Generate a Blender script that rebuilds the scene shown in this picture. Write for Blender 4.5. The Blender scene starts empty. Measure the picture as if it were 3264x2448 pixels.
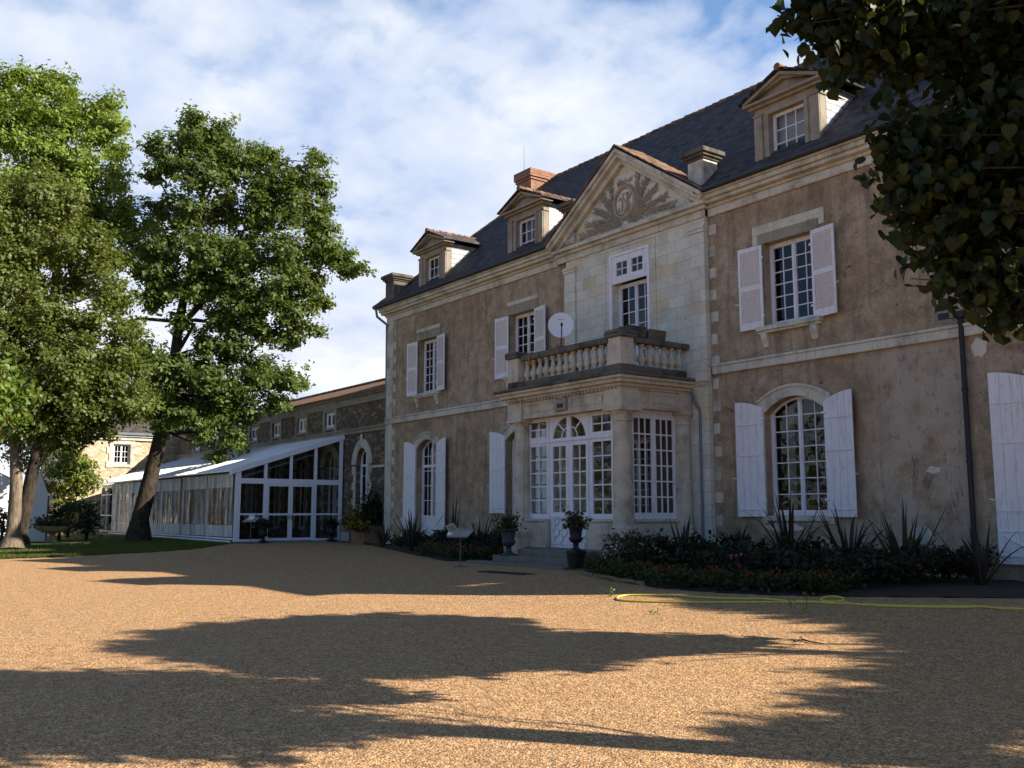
import bpy, bmesh, math, random
import numpy as np
from mathutils import Vector, Matrix
R = math.radians
random.seed(7); rng = np.random.default_rng(7)
scene = bpy.context.scene
COL = scene.collection

# ------------------------------------------------------------------ camera, sky, sun, exposure
EYE = Vector((0, 0, 1.4))
FPX, TILT, AZ = 3070.0, math.atan(410 / 3070.0), R(144.1855)
cam = bpy.data.cameras.new('camera'); cam.sensor_width = 36; cam.lens = 36 * FPX / 3264
cam.clip_end = 3000; cam.clip_start = .05
camo = bpy.data.objects.new('camera', cam); COL.objects.link(camo)
camo.location = EYE; camo.rotation_euler = (R(90) + TILT, 0, AZ - R(90))
scene.camera = camo
SUN_DIR = Vector((1.25, 1.05, 1.0)).normalized()          # towards the sun
SUN_EL, SUN_AZ = math.asin(SUN_DIR.z), math.atan2(SUN_DIR.x, SUN_DIR.y)
world = bpy.data.worlds.new('World'); scene.world = world; world.use_nodes = True
scene.view_settings.view_transform = 'Standard'; scene.view_settings.look = 'None'
scene.view_settings.exposure = 1.16; scene.view_settings.gamma = 1.0
sl = bpy.data.lights.new('sun', 'SUN'); sl.energy = 5.0; sl.angle = R(.53); sl.color = (1.0, .89, .75)
so = bpy.data.objects.new('sun', sl); COL.objects.link(so)
so.rotation_euler = (-SUN_DIR).to_track_quat('-Z', 'Y').to_euler()
so.location = (60, 50, 60)

class NT:
    """short-hand for building node trees"""
    def __init__(s, tree): s.t = tree; s.n = tree.nodes; s.l = tree.links
    def node(s, typ, **kw):
        n = s.n.new(typ)
        for k, v in kw.items():
            if k.startswith('_'): setattr(n, k[1:], v)
            else:
                i = n.inputs[int(k[1:])] if k[0] == 'i' and k[1:].isdigit() else n.inputs[k.replace('__', ' ')]
                s.put(i, v)
        return n
    def put(s, i, v):
        if isinstance(v, bpy.types.NodeSocket): s.l.new(v, i)
        elif isinstance(v, (tuple, list)) and len(v) == 3 and i.type == 'RGBA': i.default_value = (*v, 1)
        else: i.default_value = v
    def math(s, op, a, b=0.0, c=None, clamp=False):
        n = s.node('ShaderNodeMath', _operation=op, _use_clamp=clamp, i0=a, i1=b)
        if c is not None: s.put(n.inputs[2], c)
        return n.outputs[0]
    def ramp(s, fac, pts, interp='LINEAR'):
        n = s.node('ShaderNodeValToRGB', Fac=fac); r = n.color_ramp; r.interpolation = interp
        while len(r.elements) < len(pts): r.elements.new(.5)
        for e, (p, c) in zip(r.elements, pts):
            e.position = p; e.color = (*c, 1) if isinstance(c, (tuple, list)) else (c, c, c, 1)
        return n.outputs[0]
    def mix(s, fac, a, b, mode='MIX'):
        n = s.node('ShaderNodeMix', _data_type='RGBA', _blend_type=mode)
        s.put(n.inputs[0], fac); s.put(n.inputs[6], a); s.put(n.inputs[7], b)
        return n.outputs[2]
    def noise(s, vec, scale, detail=4, rough=.55, out=0, dist=0.0):
        n = s.node('ShaderNodeTexNoise', Scale=scale, Detail=detail, Roughness=rough, Distortion=dist)
        if vec is not None: s.put(n.inputs['Vector'], vec)
        return n.outputs[out]
    def xyz(s, vec):
        n = s.node('ShaderNodeSeparateXYZ'); s.put(n.inputs[0], vec); return n.outputs
    def comb(s, x=0.0, y=0.0, z=0.0): return s.node('ShaderNodeCombineXYZ', i0=x, i1=y, i2=z).outputs[0]
    def obj(s): return s.node('ShaderNodeTexCoord').outputs['Object']

_bx, _by = math.cos(R(146)), math.sin(R(146))
w = NT(world.node_tree); world.node_tree.nodes.clear()
sky = w.node('ShaderNodeTexSky', _sky_type='NISHITA', _sun_disc=False, _sun_elevation=SUN_EL, _sun_rotation=SUN_AZ, _ozone_density=2.0, _dust_density=.6)
d = w.node('ShaderNodeTexCoord').outputs['Generated']; x, y, z = w.xyz(d)
zz = w.math('ADD', w.math('MAXIMUM', z, 0.0), .28)
pv = w.comb(w.math('DIVIDE', x, zz), w.math('DIVIDE', y, zz), 0.0)
big = w.noise(pv, 1.6, 3, .5); puff = w.noise(pv, 9.5, 5, .5, dist=.2)
cover = w.math('ADD', w.math('MULTIPLY', big, .62), w.math('MULTIPLY', puff, .50))
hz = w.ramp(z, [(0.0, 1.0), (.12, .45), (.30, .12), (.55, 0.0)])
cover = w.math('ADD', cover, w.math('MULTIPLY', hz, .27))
high = w.ramp(z, [(.42, 0.0), (.72, 1.0)])                # broken cloud low down, cleared overhead to cut the ambient light
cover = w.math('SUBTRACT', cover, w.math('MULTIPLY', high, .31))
view_side = w.math('ADD', w.math('MULTIPLY', x, _bx), w.math('MULTIPLY', y, _by))      # unseen sky away from the view is cleared of cloud to dim the shade
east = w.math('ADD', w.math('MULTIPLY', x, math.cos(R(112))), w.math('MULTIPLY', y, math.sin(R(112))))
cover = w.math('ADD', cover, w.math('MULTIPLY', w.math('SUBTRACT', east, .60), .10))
cover = w.math('SUBTRACT', cover, w.math('MULTIPLY', w.ramp(view_side, [(.25, 1.0), (.6, 0.0)]), .11))
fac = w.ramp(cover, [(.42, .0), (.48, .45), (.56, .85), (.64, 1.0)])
shade = w.ramp(w.math('ADD', w.math('MULTIPLY', w.noise(pv, 4.0, 5, .55), .7), w.math('MULTIPLY', hz, .22)), [(.26, (5.6, 6.5, 8.6)), (.40, (7.3, 7.9, 9.1)), (.52, (9.1, 9.4, 9.8))])
lp = w.mix(w.ramp(z, [(.40, .85), (.70, .15)]), sky.outputs[0], (2.2, 4.2, 8.0))
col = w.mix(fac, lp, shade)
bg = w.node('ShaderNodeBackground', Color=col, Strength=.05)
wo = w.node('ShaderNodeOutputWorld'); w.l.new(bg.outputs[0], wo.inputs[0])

# ------------------------------------------------------------------ where things are: picture point -> point in the place
_fh = Vector((math.cos(AZ), math.sin(AZ), 0)); _rt = Vector((math.sin(AZ), -math.cos(AZ), 0))
_fw = _fh * math.cos(TILT) + Vector((0, 0, math.sin(TILT))); _up = -_fh * math.sin(TILT) + Vector((0, 0, math.cos(TILT)))
def ray(u, v): return _fw + _rt * ((u - 1632) / FPX) - _up * ((v - 1224) / FPX)
def at_dist(u, v, dist):
    q = ray(u, v); return EYE + q * (dist / math.hypot(q.x, q.y))
def S(a, b, t):
    t = min(1, max(0, (t - a) / (b - a))); return t * t * (3 - 2 * t)
def ground_z(x, y):
    zz = -.2 + .2 * S(9.5, 15.8, y) + .1 * S(-28, -40, x) * S(3, 12, y)
    return zz
def on_ground(u, v):
    q = ray(u, v); zg = -.1
    for _ in range(12):
        p = EYE + q * ((zg - EYE.z) / q.z); zg = ground_z(p.x, p.y)
    return p

# ------------------------------------------------------------------ materials
MATS = {}
def material(name, f):
    m = bpy.data.materials.new(name); m.use_nodes = True; t = NT(m.node_tree); m.node_tree.nodes.clear()
    out = t.node('ShaderNodeOutputMaterial'); sh = f(t); t.l.new(sh, out.inputs[0]); MATS[name] = m; return m
def pbr(t, col, rough=.8, bump=None, bstr=.3, bdist=.02, spec=.3, metal=0.0):
    b = t.node('ShaderNodeBsdfPrincipled', Roughness=rough, Metallic=metal)
    t.put(b.inputs['Base Color'], col); b.inputs['Specular IOR Level'].default_value = spec
    if bump is not None:
        n = t.node('ShaderNodeBump', Strength=bstr, Distance=bdist, Height=bump); t.l.new(n.outputs[0], b.inputs['Normal'])
    return b.outputs[0]
def plain(name, col, rough=.6, metal=0.0, var=.15, scale=8, spec=.3, bump=.08):
    def f(t):
        o = t.obj(); n = t.noise(o, scale, 5, .6)
        c = t.mix(n, tuple(k * (1 - var) for k in col), tuple(min(1, k * (1 + var)) for k in col))
        return pbr(t, c, rough, n, bump, .01, spec, metal)
    return material(name, f)
def wallvec(t, axis):
    x, y, z = t.xyz(t.obj()); return t.comb(x if axis == 'x' else y, z, 0.0)

def f_render(t):
    o = t.obj(); x, y, z = t.xyz(o)
    big = t.noise(o, .55, 5, .6); mid = t.noise(o, 2.4, 6, .65); fine = t.noise(o, 22, 4, .7)
    c = t.ramp(big, [(.3, (.345, .256, .168)), (.5, (.47, .36, .24)), (.68, (.52, .425, .305))])
    c = t.mix(t.ramp(mid, [(.42, 0.0), (.64, .6)]), c, (.19, .135, .088))
    sv = t.comb(t.math('MULTIPLY', x, 3.2), 0.0, t.math('MULTIPLY', z, .35))
    streak = t.noise(sv, 1.2, 6, .65)
    c = t.mix(t.ramp(streak, [(.50, 0.0), (.70, .6)]), c, (.12, .09, .068))
    c = t.mix(t.ramp(fine, [(.35, .4), (.6, 0.0)]), c, (.12, .09, .06))
    chip = t.noise(t.comb(t.math('MULTIPLY', x, 1.0), 3.0, t.math('MULTIPLY', z, 1.8)), 2.2, 7, .68, dist=.8)
    ch = t.ramp(chip, [(.655, 0.0), (.672, .85)])
    c = t.mix(ch, c, (.085, .06, .045))
    rx = t.math('MULTIPLY', t.ramp(t.math('MULTIPLY', t.math('ADD', x, 14.0), .25), [(.2, 0.0), (.42, 1.0), (.85, 1.0), (.9, .3)]), t.ramp(t.math('MULTIPLY', z, .18), [(.1, .2), (.25, 1.0), (.88, 1.0), (.93, 0.0)]))
    c = t.mix(t.math('MULTIPLY', rx, t.ramp(t.noise(o, 1.1, 5, .6), [(.36, .0), (.55, .75)])), c, (.43, .375, .31))
    vn = t.noise(t.comb(t.math('MULTIPLY', x, 1.9), 0.0, t.math('MULTIPLY', z, .26)), 1.7, 5, .6, dist=.3)
    vine = t.ramp(t.math('ABSOLUTE', t.math('SUBTRACT', vn, .5)), [(.006, .85), (.020, 0.0)])
    vb = t.ramp(t.noise(o, 3.5, 4, .6), [(.44, 0.0), (.56, 1.0)])
    c = t.mix(t.math('MULTIPLY', t.math('MULTIPLY', vine, vb), t.math('ADD', t.math('MULTIPLY', rx, .5), .10)), c, (.075, .06, .05))
    ck = t.noise(o, .55, 8, .62, dist=.4); crack = t.ramp(t.math('ABSOLUTE', t.math('SUBTRACT', ck, .47)), [(.0012, .75), (.004, 0.0)])
    c = t.mix(t.math('MULTIPLY', crack, vb), c, (.06, .05, .045))
    pat = t.ramp(t.noise(o, .8, 7, .5, dist=.5), [(.70, 0.0), (.71, .7)])
    c = t.mix(pat, c, (.42, .37, .30))
    h = t.math('SUBTRACT', t.math('ADD', fine, mid), t.math('MULTIPLY', ch, .9))
    return pbr(t, c, .95, h, .45, .02, .15)
material('render', f_render)

def f_ashlar(t, axis='x', c1=(.66, .65, .56), yellow=.90, sc=1.0, dirty=.4):
    o = t.obj(); v = wallvec(t, axis)
    br = t.node('ShaderNodeTexBrick', Vector=v, Color1=(0.0, 0.0, 0.0), Color2=(1.0, 1.0, 1.0), Mortar=(.5, .5, .5), Scale=sc, Mortar__Size=.006, Mortar__Smooth=.3, Bias=0.0, Brick__Width=.62, Row__Height=.32)
    br.offset = .5
    r, m = br.outputs[0], br.outputs[1]
    c = t.ramp(r, [(0.0, tuple(k * .90 for k in c1)), (.5, c1), (yellow, tuple(k * 1.05 for k in c1)), (yellow + .02, (.64, .58, .42)), (1.0, (.62, .55, .37))])
    n = t.noise(o, 1.3, 6, .62); c = t.mix(t.ramp(n, [(.45, 0.0), (.75, dirty)]), c, (.16, .15, .12))
    f = t.noise(o, 14, 5, .65); c = t.mix(t.ramp(f, [(.3, .25), (.55, 0.0)]), c, (.22, .20, .15))
    c = t.mix(t.math('MULTIPLY', m, .6), c, (.15, .13, .10))
    pit = t.ramp(t.noise(o, 5.5, 3, .5), [(.73, 0.0), (.745, .8)]); c = t.mix(pit, c, (.08, .075, .06))
    return pbr(t, c, .9, t.math('SUBTRACT', t.math('MULTIPLY', f, .3), m), .35, .01, .2)
material('ashlar', lambda t: f_ashlar(t))
def f_lime(t, c1=(.60, .58, .49), stain=(.11, .10, .085), amt=.65, warm=(.50, .45, .34), wamt=.3):
    o = t.obj(); x, y, z = t.xyz(o)
    n = t.noise(o, 1.7, 7, .65); f = t.noise(o, 16, 5, .65)
    c = t.mix(t.ramp(t.noise(o, .9, 4, .6), [(.42, 0.0), (.65, wamt)]), c1, warm)
    c = t.mix(t.ramp(n, [(.47, 0.0), (.70, amt)]), c, stain)
    sv = t.comb(t.math('MULTIPLY', x, 5.0), t.math('MULTIPLY', y, 5.0), t.math('MULTIPLY', z, .6))
    c = t.mix(t.ramp(t.noise(sv, 1.1, 5, .6), [(.55, 0.0), (.75, amt * .7)]), c, stain)
    c = t.mix(t.ramp(f, [(.3, .3), (.55, 0.0)]), c, tuple(k * .55 for k in c1))
    jn = t.math('PINGPONG', x, .45); jn = t.ramp(jn, [(0.0, .5), (.014, 0.0)])
    c = t.mix(jn, c, stain)
    return pbr(t, c, .9, t.math('ADD', f, n), .3, .012, .2)
material('limestone', f_lime)
material('porch_stone', lambda t: f_lime(t, (.58, .53, .43), (.12, .10, .075), .62, (.50, .41, .28), .42))
material('mossy_stone', lambda t: f_lime(t, (.15, .138, .115), (.025, .024, .021), .95, (.09, .078, .05), .5))
material('grey_stone', lambda t: f_lime(t, (.33, .295, .235), (.09, .08, .065), .55, (.26, .215, .155), .4))
material('relief_stone', lambda t: f_lime(t, (.40, .365, .30), (.12, .11, .09), .5, (.20, .15, .10), .4))

def f_slate(t, vecf, w_=.25, h_=.17, c1=(.028, .025, .028), c2=(.11, .098, .10), rough=.72, moss=.75, spec=.2):
    o = t.obj(); v = vecf(t)
    br = t.node('ShaderNodeTexBrick', Vector=v, Color1=(0.0, 0.0, 0.0), Color2=(1.0, 1.0, 1.0), Mortar=(0.0, 0.0, 0.0), Scale=1.0, Mortar__Size=.006, Mortar__Smooth=.1, Bias=0.0, Brick__Width=w_, Row__Height=h_)
    br.offset = .5
    r, m = br.outputs[0], br.outputs[1]
    c = t.mix(r, c1, c2); n = t.noise(o, .8, 6, .65)
    c = t.mix(t.ramp(n, [(.48, 0.0), (.7, moss)]), c, (.075, .058, .042))
    c = t.mix(t.ramp(t.noise(o, 2.2, 6, .7), [(.58, 0.0), (.68, .55)]), c, (.13, .125, .11)); c = t.mix(m, c, (.008, .008, .009))
    row = t.math('FRACT', t.math('DIVIDE', t.xyz(v)[1], h_))
    c = t.mix(t.ramp(row, [(.06, .75), (.2, 0.0)]), c, (.010, .010, .011))  # edge shadow of each slate course, darkened into the colour
    h = t.math('SUBTRACT', t.math('ADD', t.math('MULTIPLY', row, -.8), t.math('MULTIPLY', r, .25)), m)
    return pbr(t, c, t.math('ADD', rough, t.math('MULTIPLY', r, .15)), h, .55, .012, spec)
material('slate', lambda t: f_slate(t, lambda t: (lambda q: t.comb(q[0], t.math('MULTIPLY', q[1], 1.39), 0.0))(t.xyz(t.obj()))))
material('slate_side', lambda t: f_slate(t, lambda t: (lambda q: t.comb(q[1], t.math('MULTIPLY', q[0], 1.39), 0.0))(t.xyz(t.obj()))))
material('slate_cheek', lambda t: f_slate(t, lambda t: wallvec(t, 'y'), .30, .20, (.24, .245, .26), (.36, .365, .38), .3, .1, .8))
def f_brick(t, axis):
    o = t.obj(); v = wallvec(t, axis)
    br = t.node('ShaderNodeTexBrick', Vector=v, Color1=(.42, .17, .09), Color2=(.25, .10, .06), Mortar=(.30, .25, .19), Scale=1.0, Mortar__Size=.012, Bias=0.0, Brick__Width=.23, Row__Height=.075)
    n = t.noise(o, 6, 5, .6); c = t.mix(t.ramp(n, [(.4, 0.0), (.7, .5)]), br.outputs[0], (.12, .08, .06))
    return pbr(t, c, .9, t.math('SUBTRACT', n, br.outputs[1]), .4, .012)
material('brick', lambda t: f_brick(t, 'x')); material('brick_side', lambda t: f_brick(t, 'y'))
def f_rubble(t, axis='x', c1=(.15, .115, .08), c2=(.25, .20, .145), mort=(.12, .10, .08)):
    x, y, z = t.xyz(t.obj()); v = t.comb(t.math('MULTIPLY', x if axis == 'x' else y, 3.2), t.math('MULTIPLY', z, 6.5), 0.0)
    v2 = t.node('ShaderNodeVectorMath', _operation='ADD', i0=v, i1=t.noise(v, 1.1, 3, .5, out=1)).outputs[0]
    vo = t.node('ShaderNodeTexVoronoi', Vector=v2, Scale=1.0); ed = t.node('ShaderNodeTexVoronoi', _feature='DISTANCE_TO_EDGE', Vector=v2, Scale=1.0)
    r = t.xyz(vo.outputs['Color'])[0]
    c = t.ramp(r, [(0.0, tuple(k * .7 for k in c1)), (.4, c1), (.8, c2), (1.0, tuple(k * 1.3 for k in c2))])
    e = t.ramp(ed.outputs[0], [(.03, 1.0), (.10, 0.0)]); c = t.mix(e, c, mort)
    n = t.noise(t.obj(), 9, 5, .6); c = t.mix(t.ramp(n, [(.35, .4), (.6, 0.0)]), c, tuple(k * .5 for k in c1))
    return pbr(t, c, .95, t.math('SUBTRACT', n, e), .6, .03, .15)
material('rubble', lambda t: f_rubble(t))
material('annex_stone', lambda t: f_rubble(t, 'y', (.52, .43, .28), (.60, .52, .37), (.54, .47, .35)))
def f_tile(t):
    o = t.obj(); x, y, z = t.xyz(o)
    wv = t.math('SINE', t.math('MULTIPLY', x, 28.0)); n = t.noise(o, 3.5, 6, .65)
    c = t.ramp(n, [(.3, (.10, .065, .045)), (.5, (.22, .12, .075)), (.62, (.19, .16, .085)), (.75, (.25, .22, .13))])
    return pbr(t, c, .9, wv, .7, .04, .15)
material('old_tile', f_tile)
def f_terra(t):
    o = t.obj(); n = t.noise(o, 4, 6, .65)
    c = t.ramp(n, [(.3, (.07, .05, .04)), (.46, (.20, .10, .065)), (.58, (.20, .15, .09)), (.72, (.085, .078, .065))])
    c = t.mix(1.0, c, t.ramp(t.node('ShaderNodeNewGeometry').outputs['Random Per Island'], [(0.0, .5), (1.0, 1.25)]), 'MULTIPLY')
    return pbr(t, c, .9, n, .3, .02, .15)
material('terracotta', f_terra)
def f_paint(t, c1=(.74, .74, .78), dirt=.55):
    o = t.obj(); x, y, z = t.xyz(o)
    n = t.noise(t.comb(t.math('MULTIPLY', x, 6.0), t.math('MULTIPLY', y, 6.0), t.math('MULTIPLY', z, 1.2)), 2.0, 7, .68)
    c = t.mix(t.ramp(n, [(.5, 0.0), (.76, dirt)]), c1, (.30, .28, .25))
    chip = t.noise(o, 11, 5, .6); c = t.mix(t.ramp(chip, [(.70, 0.0), (.72, .7)]), c, (.33, .27, .2))
    return pbr(t, c, .6, n, .12, .006, .3)
material('white_paint', f_paint)
material('louvre_paint', lambda t: f_paint(t, (.76, .71, .69), .3))
plain('white_metal', (.72, .74, .78), .4, var=.05)
plain('lead', (.055, .06, .075), .6, metal=.2, var=.3)
plain('zinc', (.16, .18, .21), .5, metal=.3, var=.25)
plain('iron', (.018, .019, .026), .45, var=.4, scale=20)
plain('blue_iron', (.045, .05, .075), .5, var=.35, scale=15)
plain('black_plastic', (.012, .012, .013), .5)
plain('rust', (.20, .085, .04), .8, var=.5, scale=20)
plain('dark_room', (.055, .045, .038), .9, var=.3, scale=2)
plain('inner_plaster', (.13, .095, .065), .9, var=.3, scale=2)
plain('floor_tile', (.16, .12, .09), .6, var=.2)
plain('curtain', (.36, .34, .31), .9, var=.15, scale=30)
plain('paper', (.80, .80, .80), .7, var=.03)
plain('frame_cream', (.50, .49, .42), .6)
plain('lectern_grey', (.33, .31, .30), .7, var=.15, scale=30)
plain('steel_grey', (.14, .14, .14), .55, metal=.3)
plain('dish_grey', (.78, .80, .84), .45, var=.04)
plain('ink', (.03, .03, .035), .6)
plain('chair_plastic', (.62, .56, .54), .5)
plain('hose_yellow', (.62, .52, .10), .6, var=.3, scale=6)
plain('orange_cable', (.55, .16, .03), .5)
plain('soil', (.045, .033, .024), .98, var=.4, scale=12, bump=.5)
plain('wood_edge', (.22, .16, .10), .9, var=.3, scale=14)
plain('concrete', (.24, .21, .175), .9, var=.25, scale=6, bump=.3)
plain('tent_white', (.80, .80, .82), .55, var=.03)
plain('step_stone', (.17, .155, .13), .9, var=.4, scale=5, bump=.3)
plain('plate_grey', (.30, .31, .33), .5, var=.2, scale=4)
plain('blue_rag', (.05, .09, .30), .8)

def sheen(t, nrm=None):
    lw = t.node('ShaderNodeLayerWeight', Blend=.5)
    if nrm is not None: t.l.new(nrm, lw.inputs['Normal'])
    return t.math('ADD', t.math('MULTIPLY', t.math('POWER', lw.outputs['Facing'], 5.0), .95), .04)
def f_glass(t):
    tr = t.node('ShaderNodeBsdfTransparent', Color=(.86, .89, .88)).outputs[0]
    gl = t.node('ShaderNodeBsdfGlossy', Color=(1, 1, 1), Roughness=.015).outputs[0]
    bu = t.node('ShaderNodeBump', Strength=.06, Distance=.02, Height=t.noise(t.obj(), 2.5, 2, .5)); t.l.new(bu.outputs[0], gl.node.inputs['Normal'])
    m = t.node('ShaderNodeMixShader', i0=sheen(t), i1=tr, i2=gl); return m.outputs[0]
material('glass', f_glass)
def f_plastic(t):   # clear pvc curtain, wrinkled
    o = t.obj(); x, y, z = t.xyz(o)
    wr = t.noise(t.comb(t.math('MULTIPLY', x, 3.0), 0.0, t.math('MULTIPLY', z, .55)), 1.0, 5, .6, dist=.8)
    bu = t.node('ShaderNodeBump', Strength=.9, Distance=.12, Height=wr)
    tr = t.node('ShaderNodeBsdfTransparent', Color=(.24, .26, .25)).outputs[0]
    gl = t.node('ShaderNodeBsdfGlossy', Color=(.9, .9, .9), Roughness=.10); t.l.new(bu.outputs[0], gl.inputs['Normal'])
    m = t.node('ShaderNodeMixShader', i0=t.math('MULTIPLY', sheen(t, bu.outputs[0]), 1.7, clamp=True), i1=tr, i2=gl.outputs[0])
    df = t.node('ShaderNodeBsdfDiffuse', Color=(.62, .64, .62)).outputs[0]
    return t.node('ShaderNodeMixShader', i0=t.ramp(wr, [(.48, .04), (.64, .55)]), i1=m.outputs[0], i2=df).outputs[0]
material('clear_plastic', f_plastic)
def f_canvas(t):
    o = t.obj(); x, y, z = t.xyz(o)
    wr = t.noise(t.comb(t.math('MULTIPLY', x, 4.0), 0.0, t.math('MULTIPLY', z, .5)), 1.0, 5, .6, dist=.7)
    c = t.ramp(wr, [(.35, (.32, .34, .33)), (.6, (.68, .69, .67))])
    return pbr(t, c, .4, wr, .9, .10, .5)
material('grey_canvas', f_canvas)
def f_roofsheet(t):
    o = t.obj(); x, y, z = t.xyz(o)
    n = t.noise(t.comb(t.math('MULTIPLY', x, 6.0), t.math('MULTIPLY', y, .6), 0.0), 1.0, 4, .6)
    c = t.ramp(n, [(.35, (.66, .69, .72)), (.6, (.84, .86, .88))])
    return pbr(t, c, .3, t.math('SINE', t.math('MULTIPLY', x, 24.0)), .35, .02, .6)
material('roof_sheet', f_roofsheet)

def f_gravel(t):
    o = t.obj()
    wv = t.node('ShaderNodeVectorMath', _operation='ADD', i0=o, i1=t.node('ShaderNodeVectorMath', _operation='SCALE', i0=t.noise(o, 30, 2, .5, out=1), Scale=.02).outputs[0]).outputs[0]
    v1 = t.node('ShaderNodeTexVoronoi', Vector=wv, Scale=50.0, Randomness=1.0); v2 = t.node('ShaderNodeTexVoronoi', Vector=wv, Scale=100.0)
    r1 = t.xyz(v1.outputs['Color'])[0]; r2 = t.xyz(v2.outputs['Color'])[1]
    pal = [(0.0, (.125, .075, .048)), (.12, (.34, .20, .10)), (.35, (.53, .335, .165)), (.55, (.64, .43, .225)), (.75, (.71, .51, .29)), (.88, (.52, .25, .12)), (.94, (.83, .72, .55)), (1.0, (.44, .39, .35))]
    c = t.mix(.35, t.ramp(r1, pal), t.ramp(r2, pal))
    gap = t.ramp(v1.outputs['Distance'], [(.38, 0.0), (.74, .85)]); c = t.mix(gap, c, (.12, .075, .045))
    g3 = t.node('ShaderNodeTexVoronoi', Vector=wv, Scale=17.0); r3 = t.xyz(g3.outputs['Color'])[0]
    c = t.mix(1.0, c, t.ramp(r3, [(0.0, .8), (.5, 1.0), (1.0, 1.2)]), 'MULTIPLY')
    c = t.mix(1.0, c, (1.09, .975, .82), 'MULTIPLY')
    bigp = t.noise(o, .45, 5, .6); c = t.mix(t.ramp(bigp, [(.42, 0.0), (.7, .25)]), c, (.36, .25, .155))
    med = t.noise(o, 13.0, 5, .75); c = t.mix(1.0, c, t.ramp(med, [(.3, .78), (.5, 1.0), (.7, 1.2)]), 'MULTIPLY')
    h = t.math('SUBTRACT', t.math('MULTIPLY', v1.outputs['Distance'], -1.0), t.math('MULTIPLY', v2.outputs['Distance'], .5))
    h = t.math('ADD', h, t.math('MULTIPLY', med, 1.6)); h = t.math('SUBTRACT', h, t.math('MULTIPLY', g3.outputs['Distance'], 1.2))
    return pbr(t, c, .85, h, .75, .016, .25)
material('gravel', f_gravel)
def f_lawn(t):
    o = t.obj(); n = t.noise(o, 1.2, 6, .65); f = t.noise(o, 40, 4, .7)
    c = t.ramp(n, [(.35, (.055, .085, .018)), (.6, (.11, .135, .03))]); c = t.mix(t.ramp(f, [(.3, .6), (.6, 0.0)]), c, (.03, .04, .01))
    return pbr(t, c, .9, f, .6, .03, .1)
material('lawn', f_lawn)
def f_bark(t, c1=(.09, .075, .058), c2=(.26, .20, .145)):
    o = t.obj(); x, y, z = t.xyz(o)
    n = t.noise(t.comb(t.math('MULTIPLY', x, 7.0), t.math('MULTIPLY', y, 7.0), t.math('MULTIPLY', z, 1.8)), 1.6, 7, .65)
    b = t.noise(o, 1.2, 4, .6); c = t.mix(t.ramp(n, [(.35, 0.0), (.62, 1.0)]), c1, c2); c = t.mix(t.ramp(b, [(.4, 0.0), (.65, .5)]), c, tuple(k * .6 for k in c1))
    return pbr(t, c, .95, n, .8, .05, .1)
material('bark', f_bark); material('dark_bark', lambda t: f_bark(t, (.022, .018, .014), (.075, .06, .045)))
def f_leaf(t, c1, c2, trans=.35, rough=.5, c3=None, glow=.6):
    r = t.node('ShaderNodeNewGeometry').outputs['Random Per Island']
    pts = [(0.0, c1), (.75, c2)] + ([(.93, c2), (1.0, c3)] if c3 else [])
    c = t.ramp(r, pts)
    o = t.obj(); c = t.mix(t.ramp(t.noise(o, .45, 3, .5), [(.42, 0.0), (.6, .35)]), c, tuple(k * .75 for k in c1))
    b = pbr(t, c, rough, spec=.35)
    tl = t.node('ShaderNodeBsdfTranslucent', Color=t.mix(.5, c, t.mix(glow, c, (.45, .55, .05)))).outputs[0]
    return t.node('ShaderNodeMixShader', i0=trans, i1=b, i2=tl).outputs[0]
def leafmat(name, *a, **k): material(name, lambda t: f_leaf(t, *a, **k))
leafmat('leaf_lime', (.078, .108, .022), (.125, .155, .033), c3=(.17, .16, .045))
leafmat('leaf_light', (.15, .225, .038), (.21, .295, .05))
leafmat('leaf_oak', (.058, .100, .022), (.105, .155, .033), c3=(.16, .17, .04))
leafmat('leaf_maple', (.07, .13, .02), (.15, .23, .03), c3=(.25, .08, .03))
leafmat('leaf_wisteria', (.10, .15, .02), (.21, .25, .035), c3=(.28, .22, .30))
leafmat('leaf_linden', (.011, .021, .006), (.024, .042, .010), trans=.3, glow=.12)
leafmat('leaf_dark', (.012, .022, .010), (.03, .045, .016), trans=.2)
leafmat('leaf_flax', (.014, .011, .011), (.045, .032, .026), trans=.1)
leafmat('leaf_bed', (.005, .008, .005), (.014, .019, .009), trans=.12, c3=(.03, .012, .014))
leafmat('leaf_fresh', (.014, .026, .008), (.034, .052, .014), trans=.2)
leafmat('grass_blade', (.05, .085, .015), (.12, .15, .03), trans=.3, c3=(.22, .18, .07))
for nm, c in (('petal_red', (.25, .008, .012)), ('petal_pink', (.45, .10, .25)), ('petal_dusky', (.12, .018, .04)), ('petal_white', (.55, .55, .40)), ('petal_yellow', (.60, .33, .02)), ('petal_coral', (.65, .16, .12)), ('petal_lilac', (.36, .28, .42))):
    leafmat(nm, tuple(k * .6 for k in c), c, trans=.3)

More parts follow.
